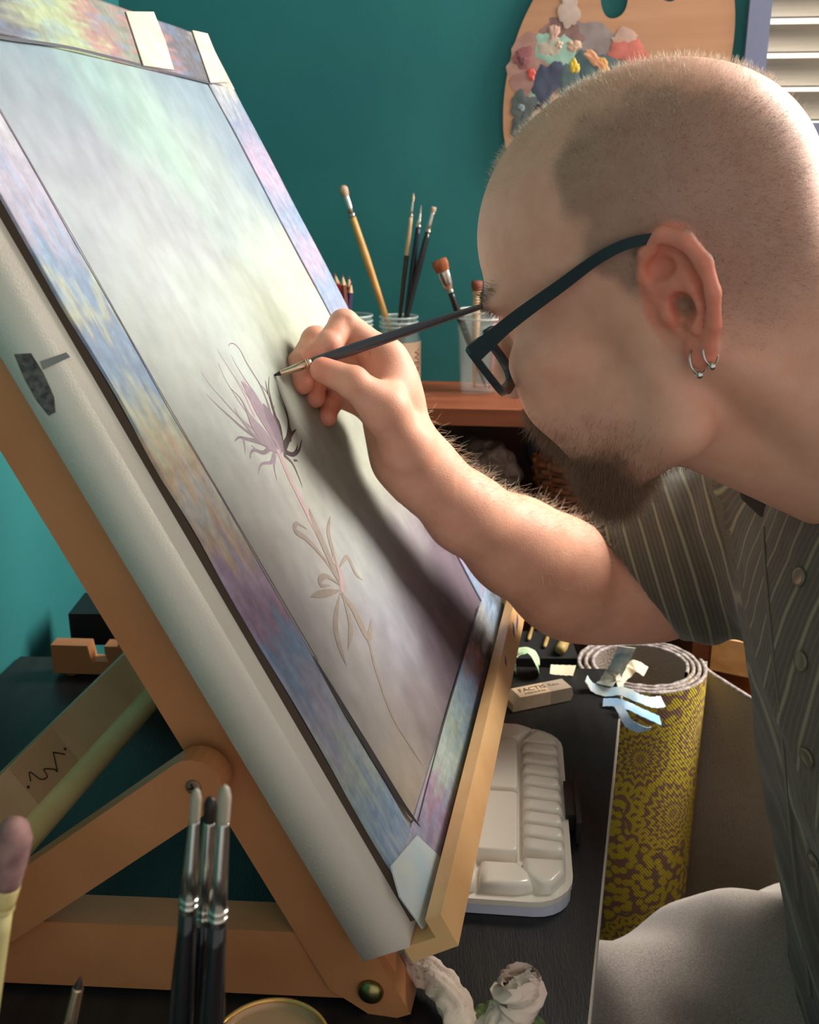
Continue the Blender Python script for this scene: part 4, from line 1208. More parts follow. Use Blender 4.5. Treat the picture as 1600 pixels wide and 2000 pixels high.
def blob(cx, cy, rx, ry, colr, h=.0025, ang=0.0, seed=0, lift=0.0):
    r_ = random.Random(seed * 13 + 5)
    c = wall_pt(cx, cy, .0085 + lift)
    sc_ = np.linalg.norm(c - CP) / FPX
    n = 40; V = []; ph = [r_.random() * 6.28 for _ in range(4)]
    for q, hh in ((1.0, 0.0), (.86, .75), (.5, 1.0)):
        for k in range(n):
            t = 2 * math.pi * k / n
            w_ = 1 + .16 * math.sin(2 * t + ph[0]) + .12 * math.sin(3 * t + ph[1]) + .09 * math.sin(5 * t + ph[2]) + .06 * math.sin(9 * t + ph[0]) + .04 * math.sin(14 * t + ph[1])
            a, b = rx * q * w_ * math.cos(t), ry * q * w_ * math.sin(t)
            a, b = a * math.cos(ang) - b * math.sin(ang), a * math.sin(ang) + b * math.cos(ang)
            V.append(c + (WD * a - UP * b) * sc_ + WN * (h * hh * (1 + .3 * math.sin(4 * t + ph[3]))))
    V.append(c + WN * h * .8)
    f = []
    for i in (0, 1):
        for k in range(n): f.append([i * n + k, i * n + (k + 1) % n, (i + 1) * n + (k + 1) % n, (i + 1) * n + k][::-1])
    for k in range(n): f.append([2 * n + k, 2 * n + (k + 1) % n, 3 * n][::-1])
    mesh_obj('paint_blob', V, f, mat('oil_paint_%d_%d_%d' % tuple(colr), lin(colr), .4, c2=lin([min(255, q + 22) for q in colr]), scale=60), pal_o)
bl = [(1085, 75, 52, 26, (140, 92, 80), 0, .0006), (1110, 65, 34, 22, (128, 84, 76), .4, .0008), (1165, 95, 55, 34, (140, 120, 116), .5, .0006), (1045, 110, 40, 50, (176, 120, 104), .9, .0006), (1022, 160, 34, 55, (160, 104, 92), .3, .0006),
      (1090, 105, 34, 40, (150, 190, 168), -.7, .0016), (1055, 190, 22, 60, (150, 176, 150), .35, .0014), (1075, 92, 22, 20, (196, 172, 150), 0, .002), (1082, 63, 9, 15, (214, 160, 140), .2, .003), (1120, 90, 14, 10, (206, 160, 128), .3, .003), (1092, 88, 8, 6, (220, 176, 150), 0, .003),
      (1160, 130, 36, 30, (52, 78, 82), .6, .0018), (1070, 160, 28, 36, (48, 56, 80), .2, .0022), (1112, 155, 24, 26, (70, 92, 92), 0, .0018), (1135, 165, 40, 16, (60, 92, 88), -.4, .0016), (1122, 130, 10, 12, (240, 190, 40), .2, .0034), (1163, 118, 26, 10, (232, 150, 100), .6, .0026), (1180, 130, 10, 16, (240, 160, 70), -.5, .0024),
      (1230, 102, 34, 22, (206, 92, 76), .1, .0014), (1222, 75, 28, 14, (206, 158, 138), 0, .0006), (1038, 145, 9, 9, (216, 60, 48), 0, .0026), (1020, 118, 10, 8, (110, 50, 56), 0, .0024), (1022, 112, 20, 16, (140, 66, 66), 0, .0012), (1010, 215, 24, 34, (66, 74, 70), .1, .0012), (1002, 245, 16, 26, (60, 66, 66), .2, .0014), (1018, 210, 8, 6, (120, 134, 140), 0, .003), (1055, 210, 8, 8, (60, 40, 44), 0, .003), (1048, 225, 20, 8, (206, 162, 140), -.8, .002), (1112, 14, 22, 30, (200, 166, 150), 0, .0005), (1200, 155, 30, 14, (90, 120, 112), .2, .001)]
for k, (cx, cy, rx, ry, c, an, h) in enumerate(bl): blob(max(cx, 1003 + rx * .9), cy, rx * .92, ry, [int(.84 * q + .16 * 155) for q in c], h * .28, an, k, lift=.00003 * k)

# ------------------------------------------------------------------ things in the bookcase
def shelf_in(x, y_, d_out, z): 
    a = onplane(x, y_, W0 + WN * d_out, WN); return np.array([a[0], a[1], z])
def lump(name, c, r, seed, m, label, cat, amp=.3, sc=30, h=.003, creases=True):
    F = Field(np.asarray(c) - np.asarray(r) * 1.5, np.asarray(c) + np.asarray(r) * 1.5, h)
    F.ell(c, r, .01)
    V, Q = F.mesh(); N = vnormals(V, Q)
    n1 = vnoise(V, sc, seed, 2)
    V = V + N * ((amp * min(r)) * (n1 - np.abs(vnoise(V, sc * 1.4, seed + 1)) * .8))[:, None]
    V[:, 2] = np.maximum(V[:, 2], c[2] - r[2] * .98)
    o = mesh_obj(name, V, Q, m, None, sm=not creases, origin=(c[0], c[1], c[2] - r[2]))
    return tag(o, label, cat)
bagc = shelf_in(925, 900, .09, LZ + .036)
lump('plastic_bag', bagc, (.058, .036, .037), 3, mat('crumpled_grey_plastic', lin((120, 104, 92)), .3, c2=lin((92, 80, 72)), scale=30), 'crumpled grey plastic bag on the bookcase shelf', 'bag', .32, 38)
coil = shelf_in(1100, 900, .022, LZ + .054)
ct = thing('cable_coil', tuple(coil - UP * .055), 'coil of dark blue cable in the bookcase behind the beard', 'cable')
for k in range(7):
    rr = .044 - .003 * (k % 4); tl = rnd.uniform(-.35, .35); oy = .010 * (k - 3) / 3
    pts = [coil + WD * (rr * math.cos(a)) + UP * (rr * 1.12 * math.sin(a)) + WN * (oy * .5 + .004 * math.sin(a + k)) for a in np.linspace(0, 2 * math.pi, 41)[:-1]]
    tube_obj('loop', pts, .0032, mat('navy_cable', lin((44, 58, 84)), .4), ct, n=8, closed=True)
bask_c = shelf_in(1200, 1000, .098, LZ + .001)
bs = thing('wicker_basket', tuple(bask_c), 'brown wicker basket on the shelf behind the forearm', 'basket')
wick = mat('brown_willow', lin((150, 88, 54)), .5, c2=lin((118, 64, 40)), scale=60)
for k in range(8):
    z_ = .004 + k * .0068
    a = np.linspace(0, 2 * math.pi, 61)[:-1]
    pts = [bask_c + WD * (.088 * math.cos(q)) + WN * (.05 * math.sin(q)) * 1.0 + UP * (z_ + .0012 * math.sin(18 * q + k * math.pi)) + (WD * math.cos(q) + WN * math.sin(q)) * (.0035 * math.sin(15 * q + k * math.pi) + .0012 * k) for q in a]
    tube_obj('weaver', pts, .0042, wick, bs, n=7, closed=True)
for k in range(15):
    q = 2 * math.pi * k / 15
    d_ = WD * (.088 * math.cos(q)) + WN * (.05 * math.sin(q)); o_ = _n(d_) * .012
    tube_obj('stake', [bask_c + d_, bask_c + d_ + o_ + UP * .058], .003, wick, bs, n=6)
# brush handles lying behind the desk on a dark box
bxp = onz(1075, 1262, CZ - .485)
bo = box('storage_box', (bxp[0] - .16, bxp[1] - .02, 0), (bxp[0] + .028, bxp[1] + .05, CZ - .49), mat('black_card', lin((24, 22, 22)), .7), bevel=.002)
tag(bo, 'dark storage box standing behind the black desk', 'box')
for k, (x0, y0, x1, y1, r_, nm) in enumerate(((1033, 1248, 1038, 1232, .0022, 'thin wooden stick lying leftmost on the box behind the desk'), (1064, 1262, 1072, 1238, .0024, 'pale wooden stick lying in the middle of the box behind the desk'), (1094, 1270, 1106, 1250, .0062, 'stubby wooden handle lying on the dark box behind the desk'))):
    z_ = CZ - .49 + r_ + .0005
    a, b = onz(x0, y0, z_), onz(x1, y1, z_)
    ax = _n(b - a); L_ = np.linalg.norm(b - a)
    o = lathe_obj('wooden_stick', a, ax, [(-.002, r_ * .4), (0, r_ * .9), (L_ * .3, r_), (L_, r_ * .8), (L_ + .03, r_ * .6)], mat('pale_stick', lin((190, 160, 96)), .5, c2=lin((170, 136, 80)), scale=60), None, n=12, origin=tuple(a - UP * r_))
    tag(o, nm, 'stick')

# ------------------------------------------------------------------ rolled yoga mat beside the desk
def build_mat():
    c = onz(1250, 1297, DESK - .03); R0 = .0625
    o = thing('yoga_mat', (c[0], c[1], 0), 'rolled yoga mat with yellow paisley print standing beside the desk', 'mat')
    # spiral path: starts inside, winds outwards, and the loose end swings out to the right
    th = np.linspace(0, 2 * math.pi * 3.0, 150)
    a_end = math.radians(-62)
    ang = a_end - (th[-1] - th)
    rr = .041 + (R0 - .041) * (th / th[-1]) ** 1.0
    path = [np.array([c[0] + r_ * math.cos(a) * (1 + .03 * math.sin(a)), c[1] + r_ * math.sin(a)]) for r_, a in zip(rr, ang)]
    path = np.array(path)
    # loose flap
    fl = [path[-1]]
    d = _n(path[-1] - path[-2])
    return c, o, path, R0
c_m, mat_o, mpath, R0m = build_mat()
MATH0, MATH1 = 0.002, DESK - .03
def paisley_mat():
    m = bpy.data.materials.new('paisley_print'); m.use_nodes = True
    nt = m.node_tree; N, L = nt.nodes, nt.links; p = N['Principled BSDF']; p.inputs['Roughness'].default_value = .8
    uv = N.new('ShaderNodeAttribute'); uv.attribute_name = 'col'
    def vm(op, a, b=None, sc=None):
        n = N.new('ShaderNodeVectorMath'); n.operation = op; L.new(a, n.inputs[0])
        if b is not None: n.inputs[1].default_value = b
        if sc is not None: n.inputs['Scale'].default_value = sc
        return n
    def mt(op, a, b=None, c=None):
        n = N.new('ShaderNodeMath'); n.operation = op
        for i, q in enumerate((a, b, c)):
            if q is None: continue
            if hasattr(q, 'links'): L.new(q, n.inputs[i])
            else: n.inputs[i].default_value = q
        return n.outputs[0]
    base = uv.outputs['Vector']
    nz_ = N.new('ShaderNodeTexNoise'); nz_.inputs['Scale'].default_value = 9; L.new(base, nz_.inputs['Vector'])
    wv = vm('MULTIPLY_ADD', nz_.outputs['Color'], (.05, .05, 0)); L.new(base, wv.inputs[2])
    # large drops drawn as rings of petals, dots and hatching around each cell centre
    vo = N.new('ShaderNodeTexVoronoi'); vo.voronoi_dimensions = '2D'; vo.inputs['Scale'].default_value = 9.5; vo.inputs['Randomness'].default_value = .75; L.new(wv.outputs[0], vo.inputs['Vector'])
    dist = vo.outputs['Distance']
    loc = vm('SUBTRACT', wv.outputs[0]); 
    sc_p = vm('SCALE', vo.outputs['Position'], sc=1.0); L.new(sc_p.outputs[0], loc.inputs[1])
    sx = N.new('ShaderNodeSeparateXYZ'); L.new(loc.outputs[0], sx.inputs[0])
    an_ = mt('ARCTAN2', sx.outputs[1], sx.outputs[0])
    scal = mt('MULTIPLY_ADD', mt('ABSOLUTE', mt('SINE', mt('MULTIPLY', an_, 9.0))), .05, dist)       # scalloped radius
    rings = mt('GREATER_THAN', mt('SINE', mt('MULTIPLY', scal, 74.0)), .05)
    hatch = mt('GREATER_THAN', mt('SINE', mt('MULTIPLY', an_, 34.0)), -.2)
    band1 = mt('MULTIPLY', mt('GREATER_THAN', dist, .30), mt('LESS_THAN', dist, .40))
    vo2 = N.new('ShaderNodeTexVoronoi'); vo2.voronoi_dimensions = '2D'; vo2.inputs['Scale'].default_value = 115; L.new(base, vo2.inputs['Vector'])
    dots = mt('LESS_THAN', vo2.outputs['Distance'], .46)
    far = mt('GREATER_THAN', dist, .47)
    fac = mt('MAXIMUM', mt('MULTIPLY', rings, mt('SUBTRACT', 1.0, far)), mt('MAXIMUM', mt('MULTIPLY', hatch, band1), mt('MULTIPLY', dots, far)))
    mix = N.new('ShaderNodeMix'); mix.data_type = 'RGBA'; L.new(fac, mix.inputs[0])
    mix.inputs[6].default_value = lin((150, 112, 88)); mix.inputs[7].default_value = lin((224, 196, 52))
    # woven dimples
    sp = N.new('ShaderNodeSeparateXYZ'); L.new(base, sp.inputs[0])
    h = mt('MULTIPLY', mt('SINE', mt('MULTIPLY', sp.outputs[0], 1900.0)), mt('SINE', mt('MULTIPLY', sp.outputs[1], 1500.0)))
    dk_ = N.new('ShaderNodeMix'); dk_.data_type = 'RGBA'; dk_.blend_type = 'MULTIPLY'
    L.new(mt('MULTIPLY_ADD', h, .25, .25), dk_.inputs[0]); L.new(mix.outputs[2], dk_.inputs[6]); dk_.inputs[7].default_value = (.35, .3, .3, 1)
    b = N.new('ShaderNodeBump'); b.inputs['Strength'].default_value = .6; b.inputs['Distance'].default_value = .0012; L.new(h, b.inputs['Height']); L.new(b.outputs[0], p.inputs['Normal'])
    L.new(dk_.outputs[2], p.inputs['Base Color'])
    return m
def ribbon_wall(path, z0, z1, th, m_out, m_in, m_edge, name, parent):
    """vertical sheet following a plan path: outer skin, inner skin, top edge as separate parts"""
    P = np.asarray(path); n = len(P)
    T = np.gradient(P, axis=0); T /= np.linalg.norm(T, axis=1)[:, None]
    Nn = np.stack([T[:, 1], -T[:, 0]], 1)
    s = np.concatenate([[0], np.cumsum(np.linalg.norm(np.diff(P, axis=0), axis=1))])
    nz = 12
    zs = np.linspace(z0, z1, nz)
    def skin_(off, m, nm, flip):
        V = np.array([[P[i, 0] + Nn[i, 0] * off, P[i, 1] + Nn[i, 1] * off, z] for i in range(n) for z in zs])
        idx = np.arange(n * nz).reshape(n, nz)
        f = np.stack([idx[:-1, :-1].ravel(), idx[1:, :-1].ravel(), idx[1:, 1:].ravel(), idx[:-1, 1:].ravel()], 1)
        if flip: f = f[:, ::-1]
        col = np.array([[s[i], z, 0] for i in range(n) for z in zs])
        return mesh_obj(nm, V, f, m, parent, col=col)
    skin_(th / 2, m_out, 'printed_side', False)
    skin_(-th / 2, m_in, 'plain_side', True)
    rag = .0004
    V = []; 
    for i in range(n):
        w_ = .0006 * math.sin(i * 2.1)
        for off, dz in ((th / 2, 0), (th / 2 - .0003, .0014 + w_), (-th / 2 + .0003, .0014 - w_), (-th / 2, 0)):
            V.append([P[i, 0] + Nn[i, 0] * off, P[i, 1] + Nn[i, 1] * off, z1 + dz])
    f = [[i * 4 + k, i * 4 + k + 1, (i + 1) * 4 + k + 1, (i + 1) * 4 + k] for i in range(n - 1) for k in range(3)]
    mesh_obj('cut_edge', V, f, m_edge, parent)
    Vb = np.array([[P[i, 0] + Nn[i, 0] * o_, P[i, 1] + Nn[i, 1] * o_, z0] for i in range(n) for o_ in (th / 2, -th / 2)])
grey_foam = mat('grey_mat_foam', lin((164, 150, 136)), .85, c2=lin((146, 132, 120)), scale=8, bump=.9, bscale=420)
foam_edge = mat('pale_foam_edge', lin((190, 176, 172)), .8, c2=lin((120, 108, 104)), scale=240)
# the loose end leaves the roll at the right and swings back behind the man
fl = [mpath[-1]]
dirv = mpath[-1] - mpath[-2]; dirv = dirv / np.linalg.norm(dirv)
a_ = math.atan2(dirv[1], dirv[0])
flap_pts = []
p_ = mpath[-1].copy()
flap = np.array([[c_m[0] + .071, c_m[1] + .002], [c_m[0] + .090, c_m[1] - .016], [c_m[0] + .115, c_m[1] - .045], [c_m[0] + .138, c_m[1] - .075], [c_m[0] + .165, c_m[1] - .095]])
def spiral():
    # outermost turn ends at angle 0 (right), coming from the front
    turns = 3.1
    th = np.linspace(0, 2 * math.pi * turns, 150)
    ang = -(th[-1] - th) * 1.0 + 0.15
    rr = .046 + (.0662 - .046) * (th / th[-1])
    return np.stack([c_m[0] + rr * np.cos(ang) + .002 * (1 - th / th[-1]), c_m[1] + rr * np.sin(ang) * .97], 1)
sp_ = spiral()
ribbon_wall(sp_, MATH0, MATH1, .0036, paisley_mat(), grey_foam, foam_edge, 'roll', mat_o)
fp = catmull(np.vstack([[sp_[-1] + [.0035, -.004]], flap]), 8)
n0_ = len(fp)
T = np.gradient(fp, axis=0); T /= np.linalg.norm(T, axis=1)[:, None]; Nn = np.stack([T[:, 1], -T[:, 0]], 1)
zt = np.linspace(MATH1, MATH1 - .04, n0_)
V = []; nzf = 10
for i in range(n0_):
    for q in np.linspace(0, 1, nzf):
        V.append([*(fp[i] - Nn[i] * .0018), MATH0 + (zt[i] - MATH0) * q])
for i in range(n0_):
    for q in np.linspace(0, 1, nzf):
        V.append([*(fp[i] + Nn[i] * .0018), MATH0 + (zt[i] - MATH0) * q])
idx = np.arange(n0_ * nzf).reshape(n0_, nzf)
f = np.stack([idx[:-1, :-1].ravel(), idx[1:, :-1].ravel(), idx[1:, 1:].ravel(), idx[:-1, 1:].ravel()], 1)
f = np.vstack([f, (f + n0_ * nzf)[:, ::-1]])
mesh_obj('loose_end', V, f, grey_foam, mat_o)
tube_obj('cut_edge', [np.array([*fp[i], zt[i]]) for i in range(n0_)], .0022, foam_edge, mat_o, n=6)

# ------------------------------------------------------------------ crate with red box, behind the mat
crp = onz(1420, 1290, CZ - .50)
low = box('side_cabinet', ((W0 + WD * BU1)[0] + .004, crp[1] - .03, 0), (crp[0] + .40, crp[1] + .17, CZ - .52), red_wood, bevel=.002)
tag(low, 'reddish wooden side cabinet under the pale wooden crate', 'cabinet')
crate_m = mat('pale_pine', lin((206, 158, 108)), .5, c2=lin((182, 130, 84)), scale=12, stretch=(1, 6, 6))
crate = thing('wooden_crate', (crp[0], crp[1], CZ - .52), 'small pale pine crate beside the man\'s shirt front', 'crate')
cz0, cz1 = CZ - .52, CZ - .468
ex_ = np.array([.88, -.47, 0]); ey_ = np.array([.47, .88, 0])
cfr = (np.array([crp[0] - .012, crp[1] + .018, 0]), ex_, ey_, UP)
box('board', (0, 0, cz0), (.16, .010, cz1 - .012), crate_m, crate, frame=cfr, bevel=.001)
box('board', (0, .010, cz0), (.010, .12, cz1), crate_m, crate, frame=cfr, bevel=.001)
box('board', (0, .12, cz0), (.16, .13, cz1), crate_m, crate, frame=cfr, bevel=.001)
box('board', (.15, .010, cz0), (.16, .12, cz1), crate_m, crate, frame=cfr, bevel=.001)
box('crate_floor', (.010, .010, cz0), (.15, .12, cz0 + .004), crate_m, crate, frame=cfr)
rb = box('red_carton', (.016, .055, cz0 + .0045), (.07, .11, cz1 + .004), mat('glossy_red_card', lin((206, 32, 40)), .3), frame=cfr, bevel=.002); tag(rb, 'glossy red carton standing inside the pine crate', 'carton')
jp = cfr[0] + ex_ * .040 + ey_ * .032; jp = np.array([jp[0], jp[1], cz0 + .0045])
vessel('small_glass_jar', jp, .014, .014, .034, gl, gl_rim, 'small clear glass jar in front of the red carton', 'jar')
pk = box('pink_folder', (c_m[0] + .150, c_m[1] - .005, 0.0), (c_m[0] + .185, c_m[1] + .018, DESK - .12), mat('pink_card', lin((196, 70, 84)), .5), bevel=.002); tag(pk, 'pinkish red folder standing behind the yoga mat edge', 'folder')

# ------------------------------------------------------------------ on the desk
white_pl = mat('cream_white_plastic', lin((236, 226, 212)), .28, coat=.3)
pb0 = onz(1108, 1700, DESK + .012); pb1 = onz(1108, 1490, DESK + .012)
pdir = np.array([.10, 1.0, 0]); pdir /= np.linalg.norm(pdir); pxd = np.array([pdir[1], -pdir[0], 0])
pn = onz(1000, 1783, DESK + .004); pf_ = onz(1030, 1412, DESK + .018)
plen = (pf_ - pn) @ pdir; pR = (onz(1110, 1600, DESK + .012) - pn) @ pxd
pbx = thing('paint_box', tuple(pn), 'cream plastic watercolour palette box with fluted wells lying under easel ledge', 'palette box')
po = np.array([pn[0], pn[1], DESK])
def rrect(x0, x1, y0, y1, r, n=7):
    out = []
    for cx, cy, a0_ in ((x1 - r, y1 - r, 0), (x0 + r, y1 - r, 90), (x0 + r, y0 + r, 180), (x1 - r, y0 + r, 270)):
        for k in range(n): 
            a = math.radians(a0_ + 90 * k / (n - 1)); out.append((cx + r * math.cos(a), cy + r * math.sin(a)))
    return out
PWd = .125
xl, xr = pR - PWd, pR
prism('tray_base', rrect(xl + .004, xr - .001, .002, plen - .002, .024), po, pxd, pdir, UP, .0004, .009, mat('blue_white_plastic', lin((214, 218, 236)), .3), pbx, bevel=.001)
prism('lid', rrect(xl, xr, 0, plen, .028), po, pxd, pdir, UP, .009, .013, white_pl, pbx, bevel=.0012, sm=False)
def pillow(name, poly_, z0, z1, inset=.0035, hollow=0.0):
    """raised cushion with rounded shoulders"""
    P = np.array(poly_); c = P.mean(0); n = len(P); V = []
    rmin = np.linalg.norm(P - c, axis=1)
    for q, zz in ((0, z0), (.15, z0 + (z1 - z0) * .62), (.55, z0 + (z1 - z0) * .92), (1.0, z1)):
        s_ = 1 - q * inset / rmin.min()
        for p in c + (P - c) * s_: V.append(po + pxd * p[0] + pdir * p[1] + UP * zz)
    s2 = 1 - 1.6 * inset / rmin.min()
    for p in c + (P - c) * s2: V.append(po + pxd * p[0] + pdir * p[1] + UP * (z1 - hollow * .5))
    V.append(po + pxd * c[0] + pdir * c[1] + UP * (z1 - hollow))
    f = []
    for i in range(4):
        for k in range(n): f.append([i * n + k, i * n + (k + 1) % n, (i + 1) * n + (k + 1) % n, (i + 1) * n + k])
    for k in range(n): f.append([4 * n + k, 4 * n + (k + 1) % n, 5 * n])
    return mesh_obj(name, V, f, white_pl, pbx, sm=True)
wx0, wx1 = xr - .034, xr - .004
nw = 9; y0_, y1_ = .040, plen - .036
dy = (y1_ - y0_) / nw
for k in range(nw):
    a = y0_ + k * dy; sk_ = .003
    pillow('well', [(wx0 + .001, a + .0006 + sk_), (wx1 - .006, a + .0006), (wx1, a + .002), (wx1, a + dy - .002), (wx1 - .006, a + dy - .0006), (wx0 + .001, a + dy - .0006 + sk_)], .013, .0215, .003)
def arc_poly(cx, cy, r0, r1, a0_, a1_, n=7):
    A = np.radians(np.linspace(a0_, a1_, n))
    return [(cx + r0 * math.cos(a), cy + r0 * math.sin(a)) for a in A] + [(cx + r1 * math.cos(a), cy + r1 * math.sin(a)) for a in A[::-1]]
pillow('well', [(wx0, plen - .034), (wx1 + .0, plen - .035), (wx1 - .003, plen - .022), (wx0 + .012, plen - .012)], .013, .021, .003)
pillow('well', [(wx0 - .002, plen - .030), (wx0 + .010, plen - .011), (wx0 - .002, plen - .005), (wx0 - .020, plen - .005), (wx0 - .021, plen - .030)], .013, .021, .003)
pillow('well', [(wx0 - .023, plen - .030), (wx0 - .022, plen - .005), (wx0 - .052, plen - .005), (wx0 - .052, plen - .030)], .013, .021, .003)
pillow('well', [(wx0 + .001, .037), (wx1, .037), (wx1 - .001, .022), (wx1 - .010, .009), (wx0 + .012, .008), (wx0 + .001, .020)], .013, .021, .004)
pillow('well', [(wx0 - .001, .031), (wx0 + .006, .020), (wx0 + .008, .009), (wx0 - .002, .006), (wx0 - .027, .006), (wx0 - .027, .031)], .013, .021, .004)
pillow('well', [(wx0 - .029, .031), (wx0 - .029, .006), (wx0 - .062, .006), (wx0 - .062, .031)], .013, .021, .004)
my = (.034 + plen - .034) / 2
pillow('mixing_area', rrect(wx0 - .060, wx0 - .002, my + .002, plen - .034, .003, 3), .013, .024, .002)
pillow('mixing_area', rrect(wx0 - .060, wx0 - .002, .036, my - .001, .003, 3), .013, .024, .002)
lt = box('latch', (xr - .002, plen * .42, .004), (xr + .005, plen * .62, .017), mat('black_latch_plastic', lin((30, 27, 28)), .4), pbx, frame=(po, pxd, pdir, UP), bevel=.0012)
box('latch_bar', (xr + .005, plen * .36, .003), (xr + .0085, plen * .68, .0195), mat('black_latch_plastic', lin((30, 27, 28)), .4), pbx, frame=(po, pxd, pdir, UP), bevel=.0008)

# eraser
ea, eb = onz(1000, 1390, DESK), onz(1117, 1366, DESK)
ed_ = _n((eb - ea) * [1, 1, 0]); ep = np.cross(UP, ed_); EL = np.linalg.norm(eb - ea)
er = thing('eraser', tuple((ea + eb) / 2), 'cream and grey two-tone eraser with printed name on black desk', 'eraser')
fr_ = (ea + ep * .007, ed_, ep, UP)
prism('cream_half', [(0, .0005), (EL * .62, .0005), (EL * .62, .0135), (.007, .0135), (0, .008)], fr_[0], ed_, UP, -ep, -.009, .009, mat('cream_rubber', lin((226, 196, 160)), .75, c2=lin((206, 176, 142)), scale=90), er, bevel=.0022, sm=False)
prism('grey_half', [(EL * .622, .0005), (EL * .965, .0005), (EL, .006), (EL * .97, .0135), (EL * .622, .0135)], fr_[0], ed_, UP, -ep, -.009, .009, mat('grey_rubber', lin((176, 156, 134)), .75), er, bevel=.0022)
inkm = mat('eraser_print', lin((64, 54, 50)), .6)
text_mesh('lettering', 'FACTIS', .0086, fr_[0] + ed_ * EL * .40 + UP * .0136 + ep * .002, ed_, ep, inkm, er)
text_mesh('lettering', 'flex', .0075, fr_[0] + ed_ * EL * .76 + UP * .0136 + ep * .002, ed_, ep, mat('faint_print', lin((130, 112, 98)), .6), er)
text_mesh('lettering', 'MADE IN SPAIN', .0030, fr_[0] + ed_ * EL * .40 + UP * .0136 - ep * .0045, ed_, ep, mat('faint_print', lin((130, 112, 98)), .6), er)

# strips of used masking tape
def strip(name, pts, width, m, label, group=None, side=None, th=.0003, cols=None):
    """curled tape ribbon through 3D points"""
    P = catmull(pts, 8); n = len(P)
    T = np.gradient(P, axis=0); T /= np.linalg.norm(T, axis=1)[:, None]
    sd = np.asarray(side, float)
    V = []
    for i in range(n):
        s_ = sd - T[i] * (sd @ T[i]); s_ /= np.linalg.norm(s_); nn = np.cross(T[i], s_)
        w_ = width * (1 + .05 * math.sin(i * 1.7))
        V += [P[i] - s_ * w_ / 2 + nn * th, P[i] + s_ * w_ / 2 + nn * th, P[i] + s_ * w_ / 2 - nn * th, P[i] - s_ * w_ / 2 - nn * th]
    f = [[i * 4 + k, i * 4 + (k + 1) % 4, (i + 1) * 4 + (k + 1) % 4, (i + 1) * 4 + k][::-1] for i in range(n - 1) for k in range(4)] + [[0, 1, 2, 3], [(n - 1) * 4 + k for k in (3, 2, 1, 0)]]
    lo = np.min(V, axis=0)
    o = mesh_obj(name, V, f, m, None, sm=False, origin=(P[0][0], P[0][1], lo[2]))
    return tag(o, label, 'tape', group)
tp_w = mat('tape_white_blue', lin((232, 226, 208)), .55, c2=lin((160, 196, 214)), scale=38)
tp_g = mat('tape_green_stain', lin((206, 222, 180)), .5, c2=lin((96, 150, 120)), scale=60)
tp_b = mat('tape_sky_blue', lin((206, 222, 236)), .5, c2=lin((130, 184, 228)), scale=30)
tp_c = mat('tape_cream', lin((238, 222, 192)), .6, c2=lin((222, 206, 178)), scale=40)
tp_t = mat('tape_teal_streak', lin((222, 218, 200)), .55, c2=lin((70, 128, 150)), scale=45, stretch=(1, .3, 1))
g0 = onz(1010, 1308, DESK)
G = lambda x, y, h: onz(x, y, DESK + h)
strip('masking_tape_curl', [G(1008, 1309, .001), W(1004, 1288, .968), W(1018, 1272, .975), W(1038, 1276, .972), W(1050, 1300, .962), G(1052, 1308, .001)], .016, tp_g, 'green stained tape curl arched at the back edge of desk', 'used tape scraps', side=(0.1, 1, 0))
strip('masking_tape_scrap', [G(1075, 1308, .0008), G(1097, 1309, .0014), G(1122, 1310, .003)], .016, tp_c, 'small flat cream tape scrap beside the green curl', 'used tape scraps', side=(0, 1, .15))
t0 = .004
strip('masking_tape_strip', [G(1145, 1325, .012), G(1158, 1342, .004), G(1185, 1352, .003), G(1215, 1350, .006), G(1250, 1365, .004), G(1275, 1372, -.004), G(1295, 1370, -.010)], .011, tp_w, 'long pale tape strip curling over the desk corner towards mat', 'used tape scraps', side=(.2, 1, .3))
strip('masking_tape_strip', [G(1178, 1372, .0025), G(1200, 1372, .004), G(1225, 1378, .004), G(1255, 1392, -.004), G(1290, 1408, -.014)], .011, tp_b, 'sky blue tape strip pointing off the desk edge', 'used tape scraps', side=(.2, 1, .2))
strip('masking_tape_strip', [G(1208, 1378, .006), G(1218, 1395, .003), G(1228, 1412, -.004), G(1250, 1424, -.012), G(1268, 1424, -.014)], .008, tp_b, 'narrow pale blue tape strip drooping lowest off the desk edge', 'used tape scraps', side=(1, .2, .1))
strip('masking_tape_strip', [G(1180, 1338, .007), W(1198, 1318, .945), W(1212, 1292, .938), W(1225, 1264, .930)], .017, tp_t, 'upright tape scrap with teal streak standing on the desk corner', 'used tape scraps', side=(1, .1, .3))
strip('masking_tape_strip', [G(1205, 1336, .008), W(1225, 1312, .962), W(1240, 1300, .967), W(1262, 1312, .965)], .012, tp_c, 'crumpled cream tape scrap behind the upright teal one', 'used tape scraps', side=(.3, 1, .6))

